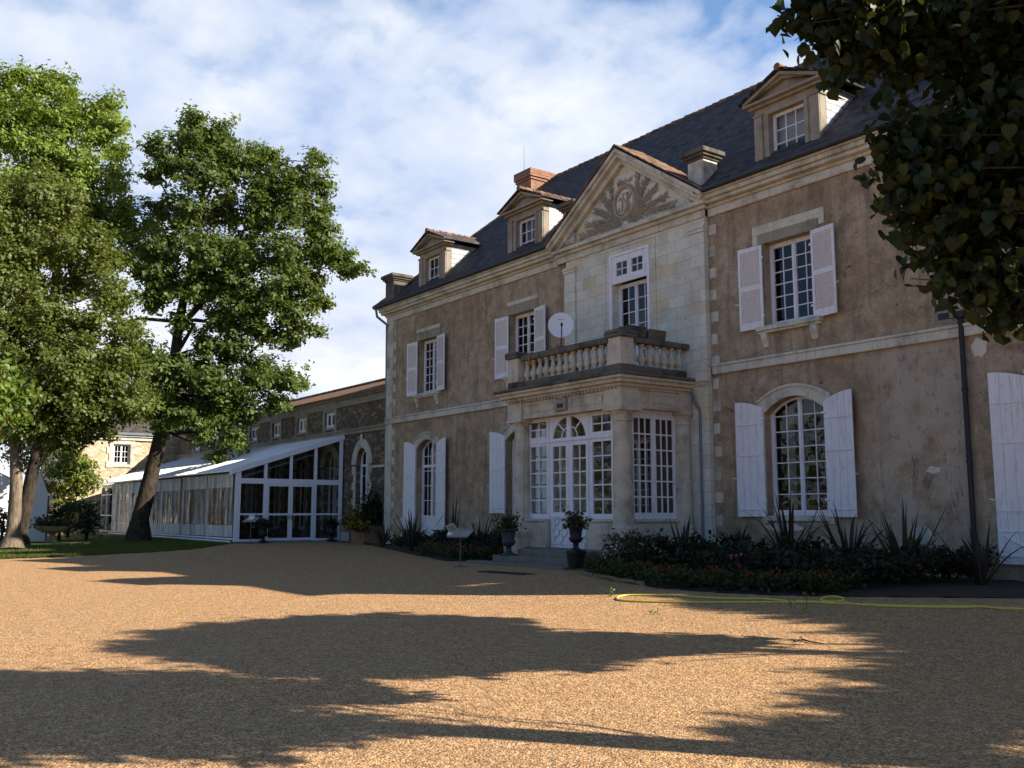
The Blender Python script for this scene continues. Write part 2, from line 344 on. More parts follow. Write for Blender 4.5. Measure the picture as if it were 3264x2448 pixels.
# ------------------------------------------------------------------ mesh helpers
class MB:
    def __init__(s): s.v = []; s.f = []; s.m = []; s.mi = 0
    def add(s, vs, fs):
        b = len(s.v); s.v += [tuple(p) for p in vs]
        for f in fs: s.f.append([b + i for i in f]); s.m.append(s.mi)
        return s
    def poly(s, *p): return s.add(p, [list(range(len(p)))])
    def hexa(s, p):    # 8 points: bottom 4, top 4 (same order)
        return s.add(p, [[3, 2, 1, 0], [4, 5, 6, 7], [0, 1, 5, 4], [1, 2, 6, 5], [2, 3, 7, 6], [3, 0, 4, 7]])
    def box(s, x0, x1, y0, y1, z0, z1):
        return s.hexa([(x0, y0, z0), (x1, y0, z0), (x1, y1, z0), (x0, y1, z0), (x0, y0, z1), (x1, y0, z1), (x1, y1, z1), (x0, y1, z1)])
    def fbox(s, fr, s0, s1, z0, z1, d0, d1):   # box in a wall's frame fr(along, up, in)
        return s.hexa([fr(a, c, b) for c in (z0, z1) for a, b in ((s0, d0), (s1, d0), (s1, d1), (s0, d1))])
    def prism(s, pts, f, t0, t1):              # outline pts in 2d, f(a,b,t) -> point
        n = len(pts); v = [f(a, b, t0) for a, b in pts] + [f(a, b, t1) for a, b in pts]
        return s.add(v, [list(range(n))[::-1], list(range(n, 2 * n))] + [[i, (i + 1) % n, n + (i + 1) % n, n + i] for i in range(n)])
    def tube(s, path, rad, n=8, cap=True, taper=None):
        P = [Vector(p) for p in path]; rings = []
        rs = rad if isinstance(rad, (list, tuple)) else [rad] * len(P)
        up = None
        for i, p in enumerate(P):
            t = (P[min(i + 1, len(P) - 1)] - P[max(i - 1, 0)])
            if t.length < 1e-9: t = Vector((0, 0, 1))
            t.normalize()
            if up is None: up = t.orthogonal().normalized()
            up = (up - t * up.dot(t)); up = up.normalized() if up.length > 1e-6 else t.orthogonal().normalized()
            q = t.cross(up); rings.append([p + (up * math.cos(k * 2 * math.pi / n) + q * math.sin(k * 2 * math.pi / n)) * rs[i] for k in range(n)])
        fs = []
        for i in range(len(P) - 1):
            for k in range(n): fs.append([i * n + k, i * n + (k + 1) % n, (i + 1) * n + (k + 1) % n, (i + 1) * n + k])
        if cap: fs += [list(range(n))[::-1], [(len(P) - 1) * n + k for k in range(n)]]
        return s.add([v for r in rings for v in r], fs)
    def lathe(s, prof, c=(0, 0, 0), n=20):     # prof: list of (r, z)
        vs = [(c[0] + r * math.cos(k * 2 * math.pi / n), c[1] + r * math.sin(k * 2 * math.pi / n), c[2] + z) for r, z in prof for k in range(n)]
        m = len(prof); fs = [[i * n + k, i * n + (k + 1) % n, (i + 1) * n + (k + 1) % n, (i + 1) * n + k] for i in range(m - 1) for k in range(n)]
        fs += [list(range(n))[::-1], [(m - 1) * n + k for k in range(n)]]
        return s.add(vs, fs)
    def bar(s, p, q, w, h, up=(0, 0, 1)):
        p, q = Vector(p), Vector(q); t = (q - p).normalized(); u = Vector(up); a = t.cross(u)
        a = a.normalized() if a.length > 1e-6 else t.orthogonal().normalized()
        b = a.cross(t).normalized(); a, b = a * w / 2, b * h / 2
        return s.hexa([p - a - b, p + a - b, p + a + b, p - a + b, q - a - b, q + a - b, q + a + b, q - a + b])
    def build(s, name, mats, parent=None, smooth=False, bevel=0, world=True):
        me = bpy.data.meshes.new(name); me.from_pydata(s.v, [], s.f)
        for m in (mats if isinstance(mats, (list, tuple)) else [mats]): me.materials.append(MATS[m])
        me.polygons.foreach_set('material_index', s.m)
        if len(s.f) < 20000:
            bm = bmesh.new(); bm.from_mesh(me); bmesh.ops.recalc_face_normals(bm, faces=bm.faces); bm.to_mesh(me); bm.free()
        if smooth:
            me.polygons.foreach_set('use_smooth', [True] * len(me.polygons))
            try: me.set_sharp_from_angle(angle=R(40))
            except Exception: pass
        o = bpy.data.objects.new(name, me); COL.objects.link(o)
        if parent is not None: attach(o, parent, world)
        if bevel:
            b = o.modifiers.new('bevel', 'BEVEL'); b.width = bevel; b.segments = 1; b.limit_method = 'ANGLE'; b.angle_limit = R(50)
        return o
def world_loc(o):
    p = Vector(o.location)
    while o.parent: o = o.parent; p = p + Vector(o.location)
    return p
def attach(o, parent, world=True):   # sub-parts keep world coordinates through their part
    o.parent = parent
    if world:
        root = parent
        while root.parent: root = root.parent
        if parent is root: o.matrix_parent_inverse = Matrix.Translation(-ROOTLOC.get(root.name, Vector((0, 0, 0))))
        else: o.matrix_parent_inverse = Matrix.Identity(4)
ROOTLOC = {}
def thing(name, label, cat, loc=(0, 0, 0), group=None, rz=0):
    o = bpy.data.objects.new(name, None); o.empty_display_size = .2; COL.objects.link(o); o.location = loc; o.rotation_euler.z = rz
    ROOTLOC[o.name] = Vector(loc); return tag(o, label, cat, group)
def tag(o, label, cat, group=None):
    o['label'] = label; o['category'] = cat
    if group: o['group'] = group
    return o
def structure(o, kind='structure'): o['kind'] = kind; return o
def dup(root, loc, label, group=None, rz=None):
    def cp(o, par):
        c = o.copy(); COL.objects.link(c)
        if par is not None: c.parent = par
        for ch in list(o.children): cp(ch, c)
        return c
    r = cp(root, None); r.location = loc; r['label'] = label
    if rz is not None: r.rotation_euler.z = rz
    if group: r['group'] = group
    ROOTLOC[r.name] = Vector(loc); return r

def scatter(name, mat, pts, size, parent=None, up=.5, droop=0.0, shape='diamond', aspect=.6, svar=.35, world=True, outward=None):
    """many small leaves in one mesh; pts (n,3)"""
    pts = np.asarray(pts, dtype=np.float64); n = len(pts)
    nrm = rng.normal(size=(n, 3)); nrm[:, 2] += up * 2
    if outward is not None: nrm += outward
    nrm /= np.linalg.norm(nrm, axis=1)[:, None]
    tip = rng.normal(size=(n, 3)); tip[:, 2] -= droop * 3
    tip -= nrm * (tip * nrm).sum(1)[:, None]; tip /= np.linalg.norm(tip, axis=1)[:, None] + 1e-9
    sd = np.cross(nrm, tip); sz = size * (1 + svar * rng.uniform(-1, 1, n)); L = sz[:, None]
    if shape == 'diamond':
        prof = [(0, 0, 0), (.5, aspect / 2, .12), (1, 0, 0), (.45, -aspect / 2, .12)]; polys = [[0, 1, 2], [0, 2, 3]]
    elif shape == 'oak':
        prof = [(0, 0, 0), (.3, .22, .06), (.45, .13, .03), (.65, .34, .10), (1, 0, -.05), (.6, -.32, .10), (.42, -.14, .03), (.28, -.2, .06)]
        polys = [[0, 1, 2, 3, 4], [0, 4, 5, 6, 7]]
    else:   # heart-shaped linden leaf
        prof = [(.06, 0, 0), (-.02, .22, .05), (.18, .44, .10), (.48, .46, .12), (.76, .24, .06), (1.02, 0, -.06), (.76, -.22, .06), (.48, -.44, .12), (.18, -.46, .10), (-.02, -.24, .05)]
        polys = [[0, 1, 2, 3, 4, 5], [0, 5, 6, 7, 8, 9]]
    k = len(prof); V = np.zeros((n, k, 3))
    for i, (a, b, c) in enumerate(prof): V[:, i] = pts + tip * L * (a - .4) + sd * L * b + nrm * L * c
    nl = sum(len(p) for p in polys); base = (np.arange(n) * k)[:, None]
    loops = (base + np.array([i for p in polys for i in p])[None]).ravel()
    lens = np.tile([len(p) for p in polys], n); starts = np.concatenate([[0], np.cumsum(lens)[:-1]])
    me = bpy.data.meshes.new(name); me.vertices.add(n * k); me.vertices.foreach_set('co', V.ravel())
    me.loops.add(len(loops)); me.loops.foreach_set('vertex_index', loops.astype(np.int32))
    me.polygons.add(len(lens)); me.polygons.foreach_set('loop_start', starts.astype(np.int32)); me.polygons.foreach_set('loop_total', lens.astype(np.int32))
    me.update(calc_edges=True); me.validate()
    me.materials.append(MATS[mat]); o = bpy.data.objects.new(name, me); COL.objects.link(o)
    if parent is not None: attach(o, parent, world)
    return o
def lobe_points(lobes, per, sub=14, spread=.32, shell=.55, flat=1.0, spray=.0):
    """leaf positions: twigs through each lobe (c, r), leaves clustered about the twigs"""
    out = []; outw = []
    for c, r in lobes:
        n = max(3, int(per * r * r)); dirs = rng.normal(size=(n, 3)); dirs /= np.linalg.norm(dirs, axis=1)[:, None]
        rad = r * (shell + (1.08 - shell) * rng.random(n) ** .8)[:, None]
        bump = 1 + .22 * np.sin(dirs[:, :1] * 5 + c[0]) * np.sin(dirs[:, 1:2] * 6 + c[1]) * np.sin(dirs[:, 2:] * 5 + c[2])
        tw = np.array(c)[None] + dirs * rad * bump * np.array([1, 1, flat])[None]
        ln = (dirs + rng.normal(size=(n, 3)) * .45 + np.array([0, 0, .25])) * spray * r ** .5
        p = (tw[:, None, :] + ln[:, None, :] * (rng.random((n, sub, 1)) - .45) + rng.normal(size=(n, sub, 3)) * spread * np.array([1, 1, .6])).reshape(-1, 3)
        out.append(p); outw.append(np.repeat(dirs, sub, axis=0))
    return np.concatenate(out), np.concatenate(outw)
# ------------------------------------------------------------------ ground
def sheet(name, mat, xs, ys, zoff=0.0, inside=None):
    m = MB(); ny = len(ys)
    for a in xs:
        for b in ys: m.v.append((a, b, ground_z(a, b) + zoff))
    for i in range(len(xs) - 1):
        for j in range(ny - 1):
            if inside is None or inside((xs[i] + xs[i + 1]) / 2, (ys[j] + ys[j + 1]) / 2):
                m.f.append([i * ny + j, (i + 1) * ny + j, (i + 1) * ny + j + 1, i * ny + j + 1]); m.m.append(0)
    return m.build(name, mat, smooth=True)
gx = [-900, -500, -300, -200, -140, -110, -90] + list(np.arange(-80, 12.1, 1.0)) + [20, 40, 80, 160, 400, 900]
gy = [-900, -400, -160, -80, -40, -20, -10, -5] + list(np.arange(-2, 24.1, .75)) + [30, 40, 60, 100, 200, 400, 900]
structure(sheet('gravel', 'gravel', gx, gy))
LAWN_EDGE = [(-36.2, 3.0), (-37.4, 5.5), (-37.7, 7.6), (-38.2, 10.0), (-38.3, 12.0), (-39.6, 13.6), (-40.9, 14.6)]
def lawn_x(y):
    for (x0, y0), (x1, y1) in zip(LAWN_EDGE, LAWN_EDGE[1:]):
        if y <= y1: return x0 + (x1 - x0) * (y - y0) / (y1 - y0) + .12 * math.sin(y * 3.1) + .06 * math.sin(y * 9)
    return LAWN_EDGE[-1][0]
m = MB(); rows = list(np.arange(-14, 14.61, .3))
for j, b in enumerate(rows):
    e = lawn_x(b); xs = [e - .02, e - .6, e - 3, e - 8, e - 14, e - 22, e - 26]
    for a in xs: m.v.append((a, b, ground_z(a, b) + .006))
    if j:
        for i in range(6): m.f.append([(j - 1) * 7 + i, (j - 1) * 7 + i + 1, j * 7 + i + 1, j * 7 + i]); m.m.append(0)
structure(m.build('lawn', 'lawn', smooth=True))
ng = 26000; ga = rng.uniform(2, 14.5, ng); gxs = np.array([lawn_x(b) for b in ga]) + .08 - rng.random(ng) ** 1.6 * 12
gp = np.stack([gxs, ga, [ground_z(a, b) + .035 for a, b in zip(gxs, ga)]], 1)
o = scatter('grass', 'grass_blade', gp, .11, up=0.0, droop=-1.2, aspect=.16)
tag(o, 'short green grass on the lawn under the trees', 'grass'); o['kind'] = 'stuff'

# ------------------------------------------------------------------ manor house
D = 19.2
house = thing('manor_house', 'long two storey manor with brown render, slate roof, stone pediment and glazed porch', 'manor house', (-20.5, D, 0))
def fr_front(Y): return lambda s, z, d: (s, Y + d, z)
def arc_top(op):
    s0, s1, z0, z1, rise = op; c, h = (s0 + s1) / 2, (s1 - s0) / 2
    return lambda s: z1 + rise * max(0.0, 1 - ((s - c) / h) ** 2) ** (.5 if rise > .6 else 1)
def wall(m, fr, s0, s1, z0, z1, ops, depth=.32):
    ops = sorted(ops); br = [s0]
    cur = s0
    for op in ops:
        if op[0] > cur: m.poly(fr(cur, z0, 0), fr(op[0], z0, 0), fr(op[0], z1, 0), fr(cur, z1, 0))
        top = arc_top(op); n = 12 if op[4] else 1; a = [op[0] + (op[1] - op[0]) * i / n for i in range(n + 1)]
        if op[2] > z0: m.poly(fr(op[0], z0, 0), fr(op[1], z0, 0), fr(op[1], op[2], 0), fr(op[0], op[2], 0))
        for p, q in zip(a, a[1:]):
            m.poly(fr(p, top(p), 0), fr(q, top(q), 0), fr(q, z1, 0), fr(p, z1, 0))
            m.poly(fr(p, top(p), 0), fr(p, top(p), depth), fr(q, top(q), depth), fr(q, top(q), 0))
        for s in (op[0], op[1]): m.poly(fr(s, op[2], 0), fr(s, op[2], depth), fr(s, op[3], depth), fr(s, op[3], 0))
        m.poly(fr(op[0], op[2], 0), fr(op[1], op[2], 0), fr(op[1], op[2], depth), fr(op[0], op[2], depth))
        cur = op[1]
    if cur < s1: m.poly(fr(cur, z0, 0), fr(s1, z0, 0), fr(s1, z1, 0), fr(cur, z1, 0))
def glazing(parent, fr, op, d, leaves, cols, rows, name='window', fw=.055, bar=.026, mat='white_paint', low=None, glass='glass', outer=.06, transom=None):
    """a window frame (one mesh) and its panes (child)"""
    s0, s1, z0, z1, rise = op; top = arc_top(op); m = MB(); n = 12 if rise else 1
    def edge(a0, a1, w, dd0, dd1):      # top rail following the arch
        k = max(1, int(n * (a1 - a0) / (s1 - s0)) + (1 if rise else 0))
        for i in range(k):
            p, q = a0 + (a1 - a0) * i / k, a0 + (a1 - a0) * (i + 1) / k
            m.hexa([fr(a, b - w if lo else b, dd) for lo in (1, 0) for a, b, dd in ((p, top(p), dd0), (q, top(q), dd0), (q, top(q), dd1), (p, top(p), dd1))])
    def upto(s): return top(s) - .002
    m.fbox(fr, s0, s0 + outer, z0, top(s0 + outer), d, d + .07); m.fbox(fr, s1 - outer, s1, z0, top(s1 - outer), d, d + .07)
    m.fbox(fr, s0 + outer, s1 - outer, z0, z0 + outer, d, d + .07); edge(s0 + outer, s1 - outer, outer, d, d + .07)
    a0, a1 = s0 + outer, s1 - outer; lw = (a1 - a0) / leaves; zb = z0 + outer if low is None else low
    if low is not None: m.fbox(fr, a0, a1, z0 + outer, low, d + .015, d + .05)
    for l in range(leaves):
        p, q = a0 + lw * l + .004, a0 + lw * (l + 1) - .004; e = .013
        m.fbox(fr, p, p + fw, zb, upto(p + fw) - outer, d + e - .02, d + .055); m.fbox(fr, q - fw, q, zb, upto(q - fw) - outer, d + e - .02, d + .055)
        m.fbox(fr, p + fw, q - fw, zb, zb + fw * 1.3, d + e - .02, d + .055)
        if rise == 0: m.fbox(fr, p + fw, q - fw, z1 - outer - fw, z1 - outer, d + e - .02, d + .055)
        g0, g1, h0 = p + fw, q - fw, zb + fw * 1.3; h1 = (z1 - outer - fw) if rise == 0 else z1 + rise - outer
        for c in range(1, cols):
            s = g0 + (g1 - g0) * c / cols; m.fbox(fr, s - bar / 2, s + bar / 2, h0, min(h1, upto(s) - outer), d + .012, d + .04)
        for r_ in range(1, rows):
            zz = h0 + (h1 - h0) * r_ / rows
            if rise == 0 or zz < top(g0) - outer and zz < top(g1) - outer: m.fbox(fr, g0, g1, zz - bar / 2, zz + bar / 2, d + .014, d + .038)
            else:
                ss = [g0 + (g1 - g0) * i / 24 for i in range(25) if top(g0 + (g1 - g0) * i / 24) - outer > zz]
                if len(ss) > 1: m.fbox(fr, ss[0], ss[-1], zz - bar / 2, zz + bar / 2, d + .014, d + .038)
        if leaves == 2 and l == 0: m.fbox(fr, q - .02, q + .028, zb, upto(q) - outer, d - .025, d - .005)
    if transom: m.fbox(fr, a0, a1, transom - .05, transom + .05, d - .03, d + .06)
    o = m.build(name, mat, parent)
    g = MB(); pts = [(a0, zb), (a1, zb)] + [(a1 - (a1 - a0) * i / n, top(a1 - (a1 - a0) * i / n) - outer / 2) for i in range(n + 1)]
    g.poly(*[fr(a, b, d + .03) for a, b in pts]); attach(g.build('pane', glass), o)
    bpy.data.objects[o.name].children  # keep
    return o
UP = [(-32.95, -31.45), (-26.72, -25.22), (-15.64, -14.14), (-9.3, -7.8)]
LOW = [(-33.0, -31.42, .5), (-26.92, -25.2, .5), (-15.78, -13.98, 1.33), (-9.15, -7.35, .4)]
SP, RISE, ZS, ZC = 3.84, .38, 5.15, 9.40
ups = [(a, b, 6.05, 8.2, 0) for a, b in UP]; lows = [(a, b, z, SP, RISE) for a, b, z in LOW]
BX0, BX1 = -23.46, -17.5
W = fr_front(D); m = MB()
for x0, x1 in ((-35.5, BX0), (BX1, -5.5)):
    wall(m, W, x0, x1, -.3, ZS, [q for q in lows if x0 < q[0] < x1]); wall(m, W, x0, x1, ZS, ZC, [q for q in ups if x0 < q[0] < x1])
m.poly((-5.5, D, -.3), (-5.5, 29.4, -.3), (-5.5, 29.4, ZC), (-5.5, D, ZC)); m.poly((-35.5, D, -.3), (-35.5, 29.4, -.3), (-35.5, 29.4, ZC), (-35.5, D, ZC))
m.poly((-35.5, 29.4, -.3), (-5.5, 29.4, -.3), (-5.5, 29.4, ZC), (-35.5, 29.4, ZC))
m.build('wall', 'render', house)
m = MB(); m.box(-35.4, -5.6, 22.2, 22.3, -.3, 9.3); m.build('partition', 'dark_room', house)
m = MB(); m.box(-35.4, -5.6, D + .4, 22.2, 4.95, 5.1); m.build('floor', 'dark_room', house)
# curtains just inside some windows
m = MB()
def curtain(s0, s1, z0, z1, Y):
    k = 14
    for i in range(k):
        p, q = s0 + (s1 - s0) * i / k, s0 + (s1 - s0) * (i + 1) / k; a, b = .03 * math.sin(i * 2.1), .03 * math.sin((i + 1) * 2.1)
        m.poly((p, Y + a, z0), (q, Y + b, z0), (q, Y + b, z1), (p, Y + a, z1))
curtain(-15.7, -15.45, 1.4, 4.1, D + .75); curtain(-32.95, -32.7, .6, 4.0, D + .7)
m.build('curtain', 'curtain', house)

# central stone bay
BY = D - .13; BF = fr_front(BY)
m = MB(); bal = (-21.24, -19.72, 5.2, 9.02, 0); pdoor = (-21.35, -19.8, .45, 3.5, 0)
wall(m, BF, BX0, BX1, -.3, 5.1, [pdoor], .45); wall(m, BF, BX0, BX1, 5.1, ZC, [bal], .4)
for s in (BX0, BX1): m.poly((s, BY, -.3), (s, D, -.3), (s, D, ZC), (s, BY, ZC))
m.build('stone_bay', 'ashlar', house)
m = MB()
for a, b in ((BX0 - .02, BX0 + .50), (BX1 - .52, BX1 + .02)):   # pilasters with caps and neck
    m.box(a, b, BY - .07, BY - .002, 5.35, 8.95); m.box(a - .02, b + .02, BY - .10, BY - .002, 8.95, 9.05); m.box(a - .05, b + .05, BY - .13, BY - .002, 9.05, 9.13)
    m.box(a, b, BY - .08, BY - .002, -.2, 4.75); m.box(a - .04, b + .04, BY - .14, BY - .002, 4.75, 4.85); m.box(a - .08, b + .08, BY - .2, BY - .002, 4.85, 5.2); m.box(a - .03, b + .03, BY - .16, BY - .002, 5.2, 5.35)
# window surround line
for a, b, c, e in ((-21.62, -21.55, 5.2, 9.32), (-19.46, -19.39, 5.2, 9.32), (-21.55, -19.46, 9.25, 9.32)): m.box(a, b, BY - .025, BY - .002, c, e)
m.build('pilaster', 'ashlar', house, bevel=.01)
# quoins
m = MB(); m.box(-35.52, -35.02, D - .05, D - .002, -.2, ZC); m.box(-35.55, -35.502, D - .05, D + .5, -.2, ZC)
for i in range(15):
    zq = .35 + i * .6
    if not (4.9 < zq < 5.4): m.box(-35.02, -34.82, D - .018, D - .002, zq, zq + .30)
    m.box(BX1 + .03, BX1 + .03 + (.22 if i % 2 else .27), D - .016, D - .002, zq + .1, zq + .38)
    if i > 7: m.box(BX0 - .14 - .06 * (i % 2), BX0 - .021, D - .016, D - .002, zq, zq + .33)
m.build('corner_stones', 'limestone', house, bevel=.006)
# string course, cornice, gutter
m = MB()
for x0, x1 in ((-35.56, BX0 - .09), (BX1 + .09, -5.44)):
    m = MB(); m.box(x0, x1, D - .09, D - .002, 5.03, 5.23); m.box(x0, x1, D - .12, D - .002, 5.23, 5.30)
    m.build('string_course', 'limestone', house, bevel=.012)
m = MB()
for x0, x1 in ((-35.6, -23.95), (-17.45, -5.4)):
    m.box(x0, x1, D - .06, D - .002, 9.36, 9.58); m.box(x0 - .05, x1, D - .12, D - .002, 9.58, 9.66); m.box(x0 - .12, x1, D - .28, D - .002, 9.66, 9.76); m.box(x0 - .16, x1, D - .36, D - .002, 9.76, 9.88)
    m.box(x0 - .2, x1, D - .42, D - .002, 9.88, 9.93)
m.box(-23.95, -17.45, BY - .06, BY - .002, 9.36, 9.60)
m.build('cornice', 'limestone', house, bevel=.015)
m = MB()
for x0, x1 in ((-35.95, -23.9), (-17.5, -5.0)): m = MB(); m.box(x0, x1, D - .56, D - .40, 9.935, 10.02); m.build('gutter', 'lead', house, bevel=.02)
# roof
EY, EZ, RY, RZ = D - .5, 9.99, 24.4, 15.47
def roof_z(y): return EZ + (RZ - EZ) * (y - EY) / (RY - EY)
m = MB(); XL, XR, L0, L1 = -36.0, -5.0, -30.4, -10.6; BYK = 2 * RY - EY
NY = 19.45
m.poly((XL, EY, EZ), (-23.9, EY, EZ), (-23.9, NY, roof_z(NY)), (-17.45, NY, roof_z(NY)), (-17.45, EY, EZ), (XR, EY, EZ), (L1, RY, RZ), (L0, RY, RZ)); m.poly((XL, BYK, EZ), (XR, BYK, EZ), (L1, RY, RZ), (L0, RY, RZ))
m.poly((XL, EY, EZ), (-23.9, EY, EZ), (-23.9, NY, EZ), (-17.45, NY, EZ), (-17.45, EY, EZ), (XR, EY, EZ), (XR, BYK, EZ), (XL, BYK, EZ))
m.mi = 1; m.poly((XL, EY, EZ), (XL, BYK, EZ), (L0, RY, RZ)); m.poly((XR, EY, EZ), (XR, BYK, EZ), (L1, RY, RZ))
roof = m.build('roof', ['slate', 'slate_side'], house)
m = MB()
xx = L0
while xx < L1:
    j = random.uniform(-.012, .012); m.tube([(xx, RY, RZ - .03 + j), (xx + .36, RY, RZ - .045 + j)], [.10, .085], 10); xx += .33
for (a, b) in (((XL, EY, EZ), (L0, RY, RZ)), ((XR, EY, EZ), (L1, RY, RZ))):
    a, b = Vector(a), Vector(b); k = 24
    for i in range(k): m.tube([a.lerp(b, i / k), a.lerp(b, (i + 1.08) / k)], [.09, .075], 8)
m.build('ridge_tiles', 'terracotta', roof)
# brick chimney at the hip, lightning rod
m = MB(); cx0, cx1, cy0, cy1 = -32.2, -31.2, 23.5, 25.1
def brick_box(a, b, c, d_, e, f):
    m.mi = 0; m.poly((a, c, e), (b, c, e), (b, c, f), (a, c, f)); m.poly((a, d_, e), (b, d_, e), (b, d_, f), (a, d_, f)); m.poly((a, c, f), (b, c, f), (b, d_, f), (a, d_, f)); m.poly((a, c, e), (b, c, e), (b, d_, e), (a, d_, e))
    m.mi = 1; m.poly((a, c, e), (a, d_, e), (a, d_, f), (a, c, f)); m.poly((b, c, e), (b, d_, e), (b, d_, f), (b, c, f))
brick_box(cx0, cx1, cy0, cy1, 13.0, 15.35)
for i in range(4): brick_box(cx0 - .05 - .05 * (i > 0), cx1 + .05 + .05 * (i > 0), cy0 - .05 - .05 * (i > 0), cy1 + .05 + .05 * (i > 0), 15.35 + i * .115, 15.35 + i * .115 + .10)
m.build('chimney', ['brick', 'brick_side'], roof)
m = MB(); m.tube([(cx0 + .25, cy0 + .2, 15.75), (cx0 + .25, cy0 + .2, 17.05)], [.014, .006], 6); m.lathe([(.0, 0), (.07, .0), (.07, .08), (.03, .14), (0, .16)], (cx0 + .25, cy0 + .2, 15.79), 10)
m.build('lightning_rod', 'zinc', house)

# dormers
def dormer(cx, z0, lab=None):
    m = MB(); Yf = D - .02; hw = 1.0; zt = z0 + 1.5; ap = z0 + 2.17
    F = fr_front(Yf); wo = (cx - .54, cx + .54, z0 + .01, z0 + 1.27, 0)
    wall(m, F, cx - hw, cx + hw, z0, zt, [wo], .3)
    for s in (-1, 1):
        a, b = sorted((cx + s * hw, cx + s * (hw - .26)))
        m.box(a, b, Yf - .05, Yf - .002, z0, zt - .22); m.box(a - .03, b + .03, Yf - .08, Yf - .002, zt - .22, zt - .16)
        m.box(*sorted((cx + s * hw, cx + s * (hw - .10))), Yf + .002, Yf + .25, z0, zt)
        m.box(*sorted((cx + s * hw, cx + s * (hw + .03))), Yf - .08, Yf + .25, zt - .22, zt - .16)
    m.box(cx - .66, cx - .54, Yf - .025, Yf - .002, z0, z0 + 1.27); m.box(cx + .54, cx + .66, Yf - .025, Yf - .002, z0, z0 + 1.27); m.box(cx - .66, cx + .66, Yf - .025, Yf - .002, z0 + 1.27, z0 + 1.37)
    m.box(cx - hw - .12, cx + hw + .12, Yf - .12, Yf + .25, zt, zt + .07); m.box(cx - hw - .22, cx + hw + .22, Yf - .24, Yf + .25, zt + .07, zt + .14)
    f = lambda a, b, t: (cx + a, t, b)
    hp = hw + .22; m.prism([(-hp + .1, zt + .14), (hp - .1, zt + .14), (0, ap - .12)], f, Yf - .02, Yf + .2)
    for s in (-1, 1):   # raking mouldings
        p0, p1 = (s * hp, zt + .142), (0, ap)
        for off, th, yy in ((0, .09, .24), (.09, .09, .15)):
            m.prism([(p0[0], p0[1] - off + .06), (p1[0], p1[1] - off), (p1[0], p1[1] - off - th), (p0[0] - s * (th + off) * .2, p0[1] - off - th + .06 if off == 0 else p0[1] + .003)], f, Yf - yy, Yf + .1 - off)
    dm = m.build('dormer', 'grey_stone', house, bevel=.008)
    for s in (-1, 1):
        c = MB(); xx = cx + s * (hw + .004); ytop = EY + (zt + .1 - EZ) / (RZ - EZ) * (RY - EY)
        c.prism([(Yf + .251, z0 - .35), (Yf + .251, zt + .1), (ytop, zt + .1), (Yf + .28, roof_z(Yf + .28) - .05)], lambda a, b, t: (t, a, b), xx, xx - s * .08)
        c.build('cheek', 'slate_cheek', dm)
    rr = MB(); yb = EY + (ap + .1 - EZ) / (RZ - EZ) * (RY - EY); ye = EY + (zt + .1 - EZ) / (RZ - EZ) * (RY - EY)
    for s in (-1, 1):
        hp2 = hp + .08; A, B = (cx + s * hp2, Yf - .3, zt + .16), (cx, Yf - .3, ap + .055); C_, E_ = (cx, yb, ap + .055), (cx + s * hp2, ye, zt + .16)
        dz = Vector((0, 0, .05)); rr.hexa([A, B, C_, E_] + [tuple(Vector(q) + dz) for q in (A, B, C_, E_)])
    rr.build('dormer_roof', 'slate_side', dm)
    rg = MB(); yy = Yf - .32
    while yy < yb - .2: rg.tube([(cx, yy, ap + .10), (cx, yy + .34, ap + .085)], [.10, .085], 8); yy += .3
    rg.build('ridge_tiles', 'terracotta', dm)
    glazing(dm, F, wo, .15, 1, 3, 3, outer=.035, fw=.045)
    b = MB(); b.box(cx - .9, cx + .9, Yf + .35, Yf + .38, z0, zt); b.build('curtain', 'curtain' if cx > -16 else 'dark_room', dm)
for cx, z0 in ((-31.94, 10.2), (-25.78, 10.2), (-14.75, 10.28), (-8.55, 10.28)): dormer(cx, z0)

# eaves piers
for cx, cy, sc in ((-17.68, D + .05, .58), (-23.2, D + .05, .58), (-34.95, D + .05, .7)):
    m = MB(); h = sc / 2; m.box(cx - h, cx + h, cy - h, cy + h, 9.9, 10.98); m.box(cx - h - .03, cx + h + .03, cy - h - .03, cy + h + .03, 9.94, 10.2)
    m.mi = 1
    for i, (g, za, zb) in enumerate(((.04, 10.98, 11.05), (.10, 11.05, 11.13), (.16, 11.13, 11.27))): m.box(cx - h - g, cx + h + g, cy - h - g, cy + h + g, za, zb)
    m.build('stone_pier', ['mossy_stone' if cx < -30 else 'limestone', 'mossy_stone'], house, bevel=.02)

# pediment
PC, PH, PZ, PA, PY = -20.6, 3.2, 9.62, 12.02, BY
f = lambda a, b, t: (PC + a, t, b)
m = MB(); m.prism([(-PH, PZ), (PH, PZ), (0, PA + .1)], f, PY - .03, PY + .6)
ped = m.build('pediment', 'ashlar', house)
m = MB()
m.box(PC - PH - .05, PC + PH + .05, PY - .16, PY - .031, PZ - .06, PZ + .04); m.box(PC - PH - .12, PC + PH + .12, PY - .27, PY - .031, PZ + .04, PZ + .15)
for s in (-1, 1):
    sl = (PA - PZ - .15) / PH
    for off, th, yy in ((0.0, .13, .44), (.13, .13, .36), (.26, .18, .20)):
        a0 = PH + .15; top0, top1 = PZ + .15 + .19 - off, PA + .19 - off
        lo0, lo1 = max(top0 - th, PZ + .153), top1 - th
        m.prism([(s * a0, max(top0, PZ + .17)), (0, top1), (0, lo1), (s * a0 if top0 - th > PZ + .153 else s * (a0 - (PZ + .153 - (top0 - th)) / sl), lo0)], f, PY - yy, PY - .032)
m.build('moulding', 'limestone', ped, bevel=.01)
m = MB()
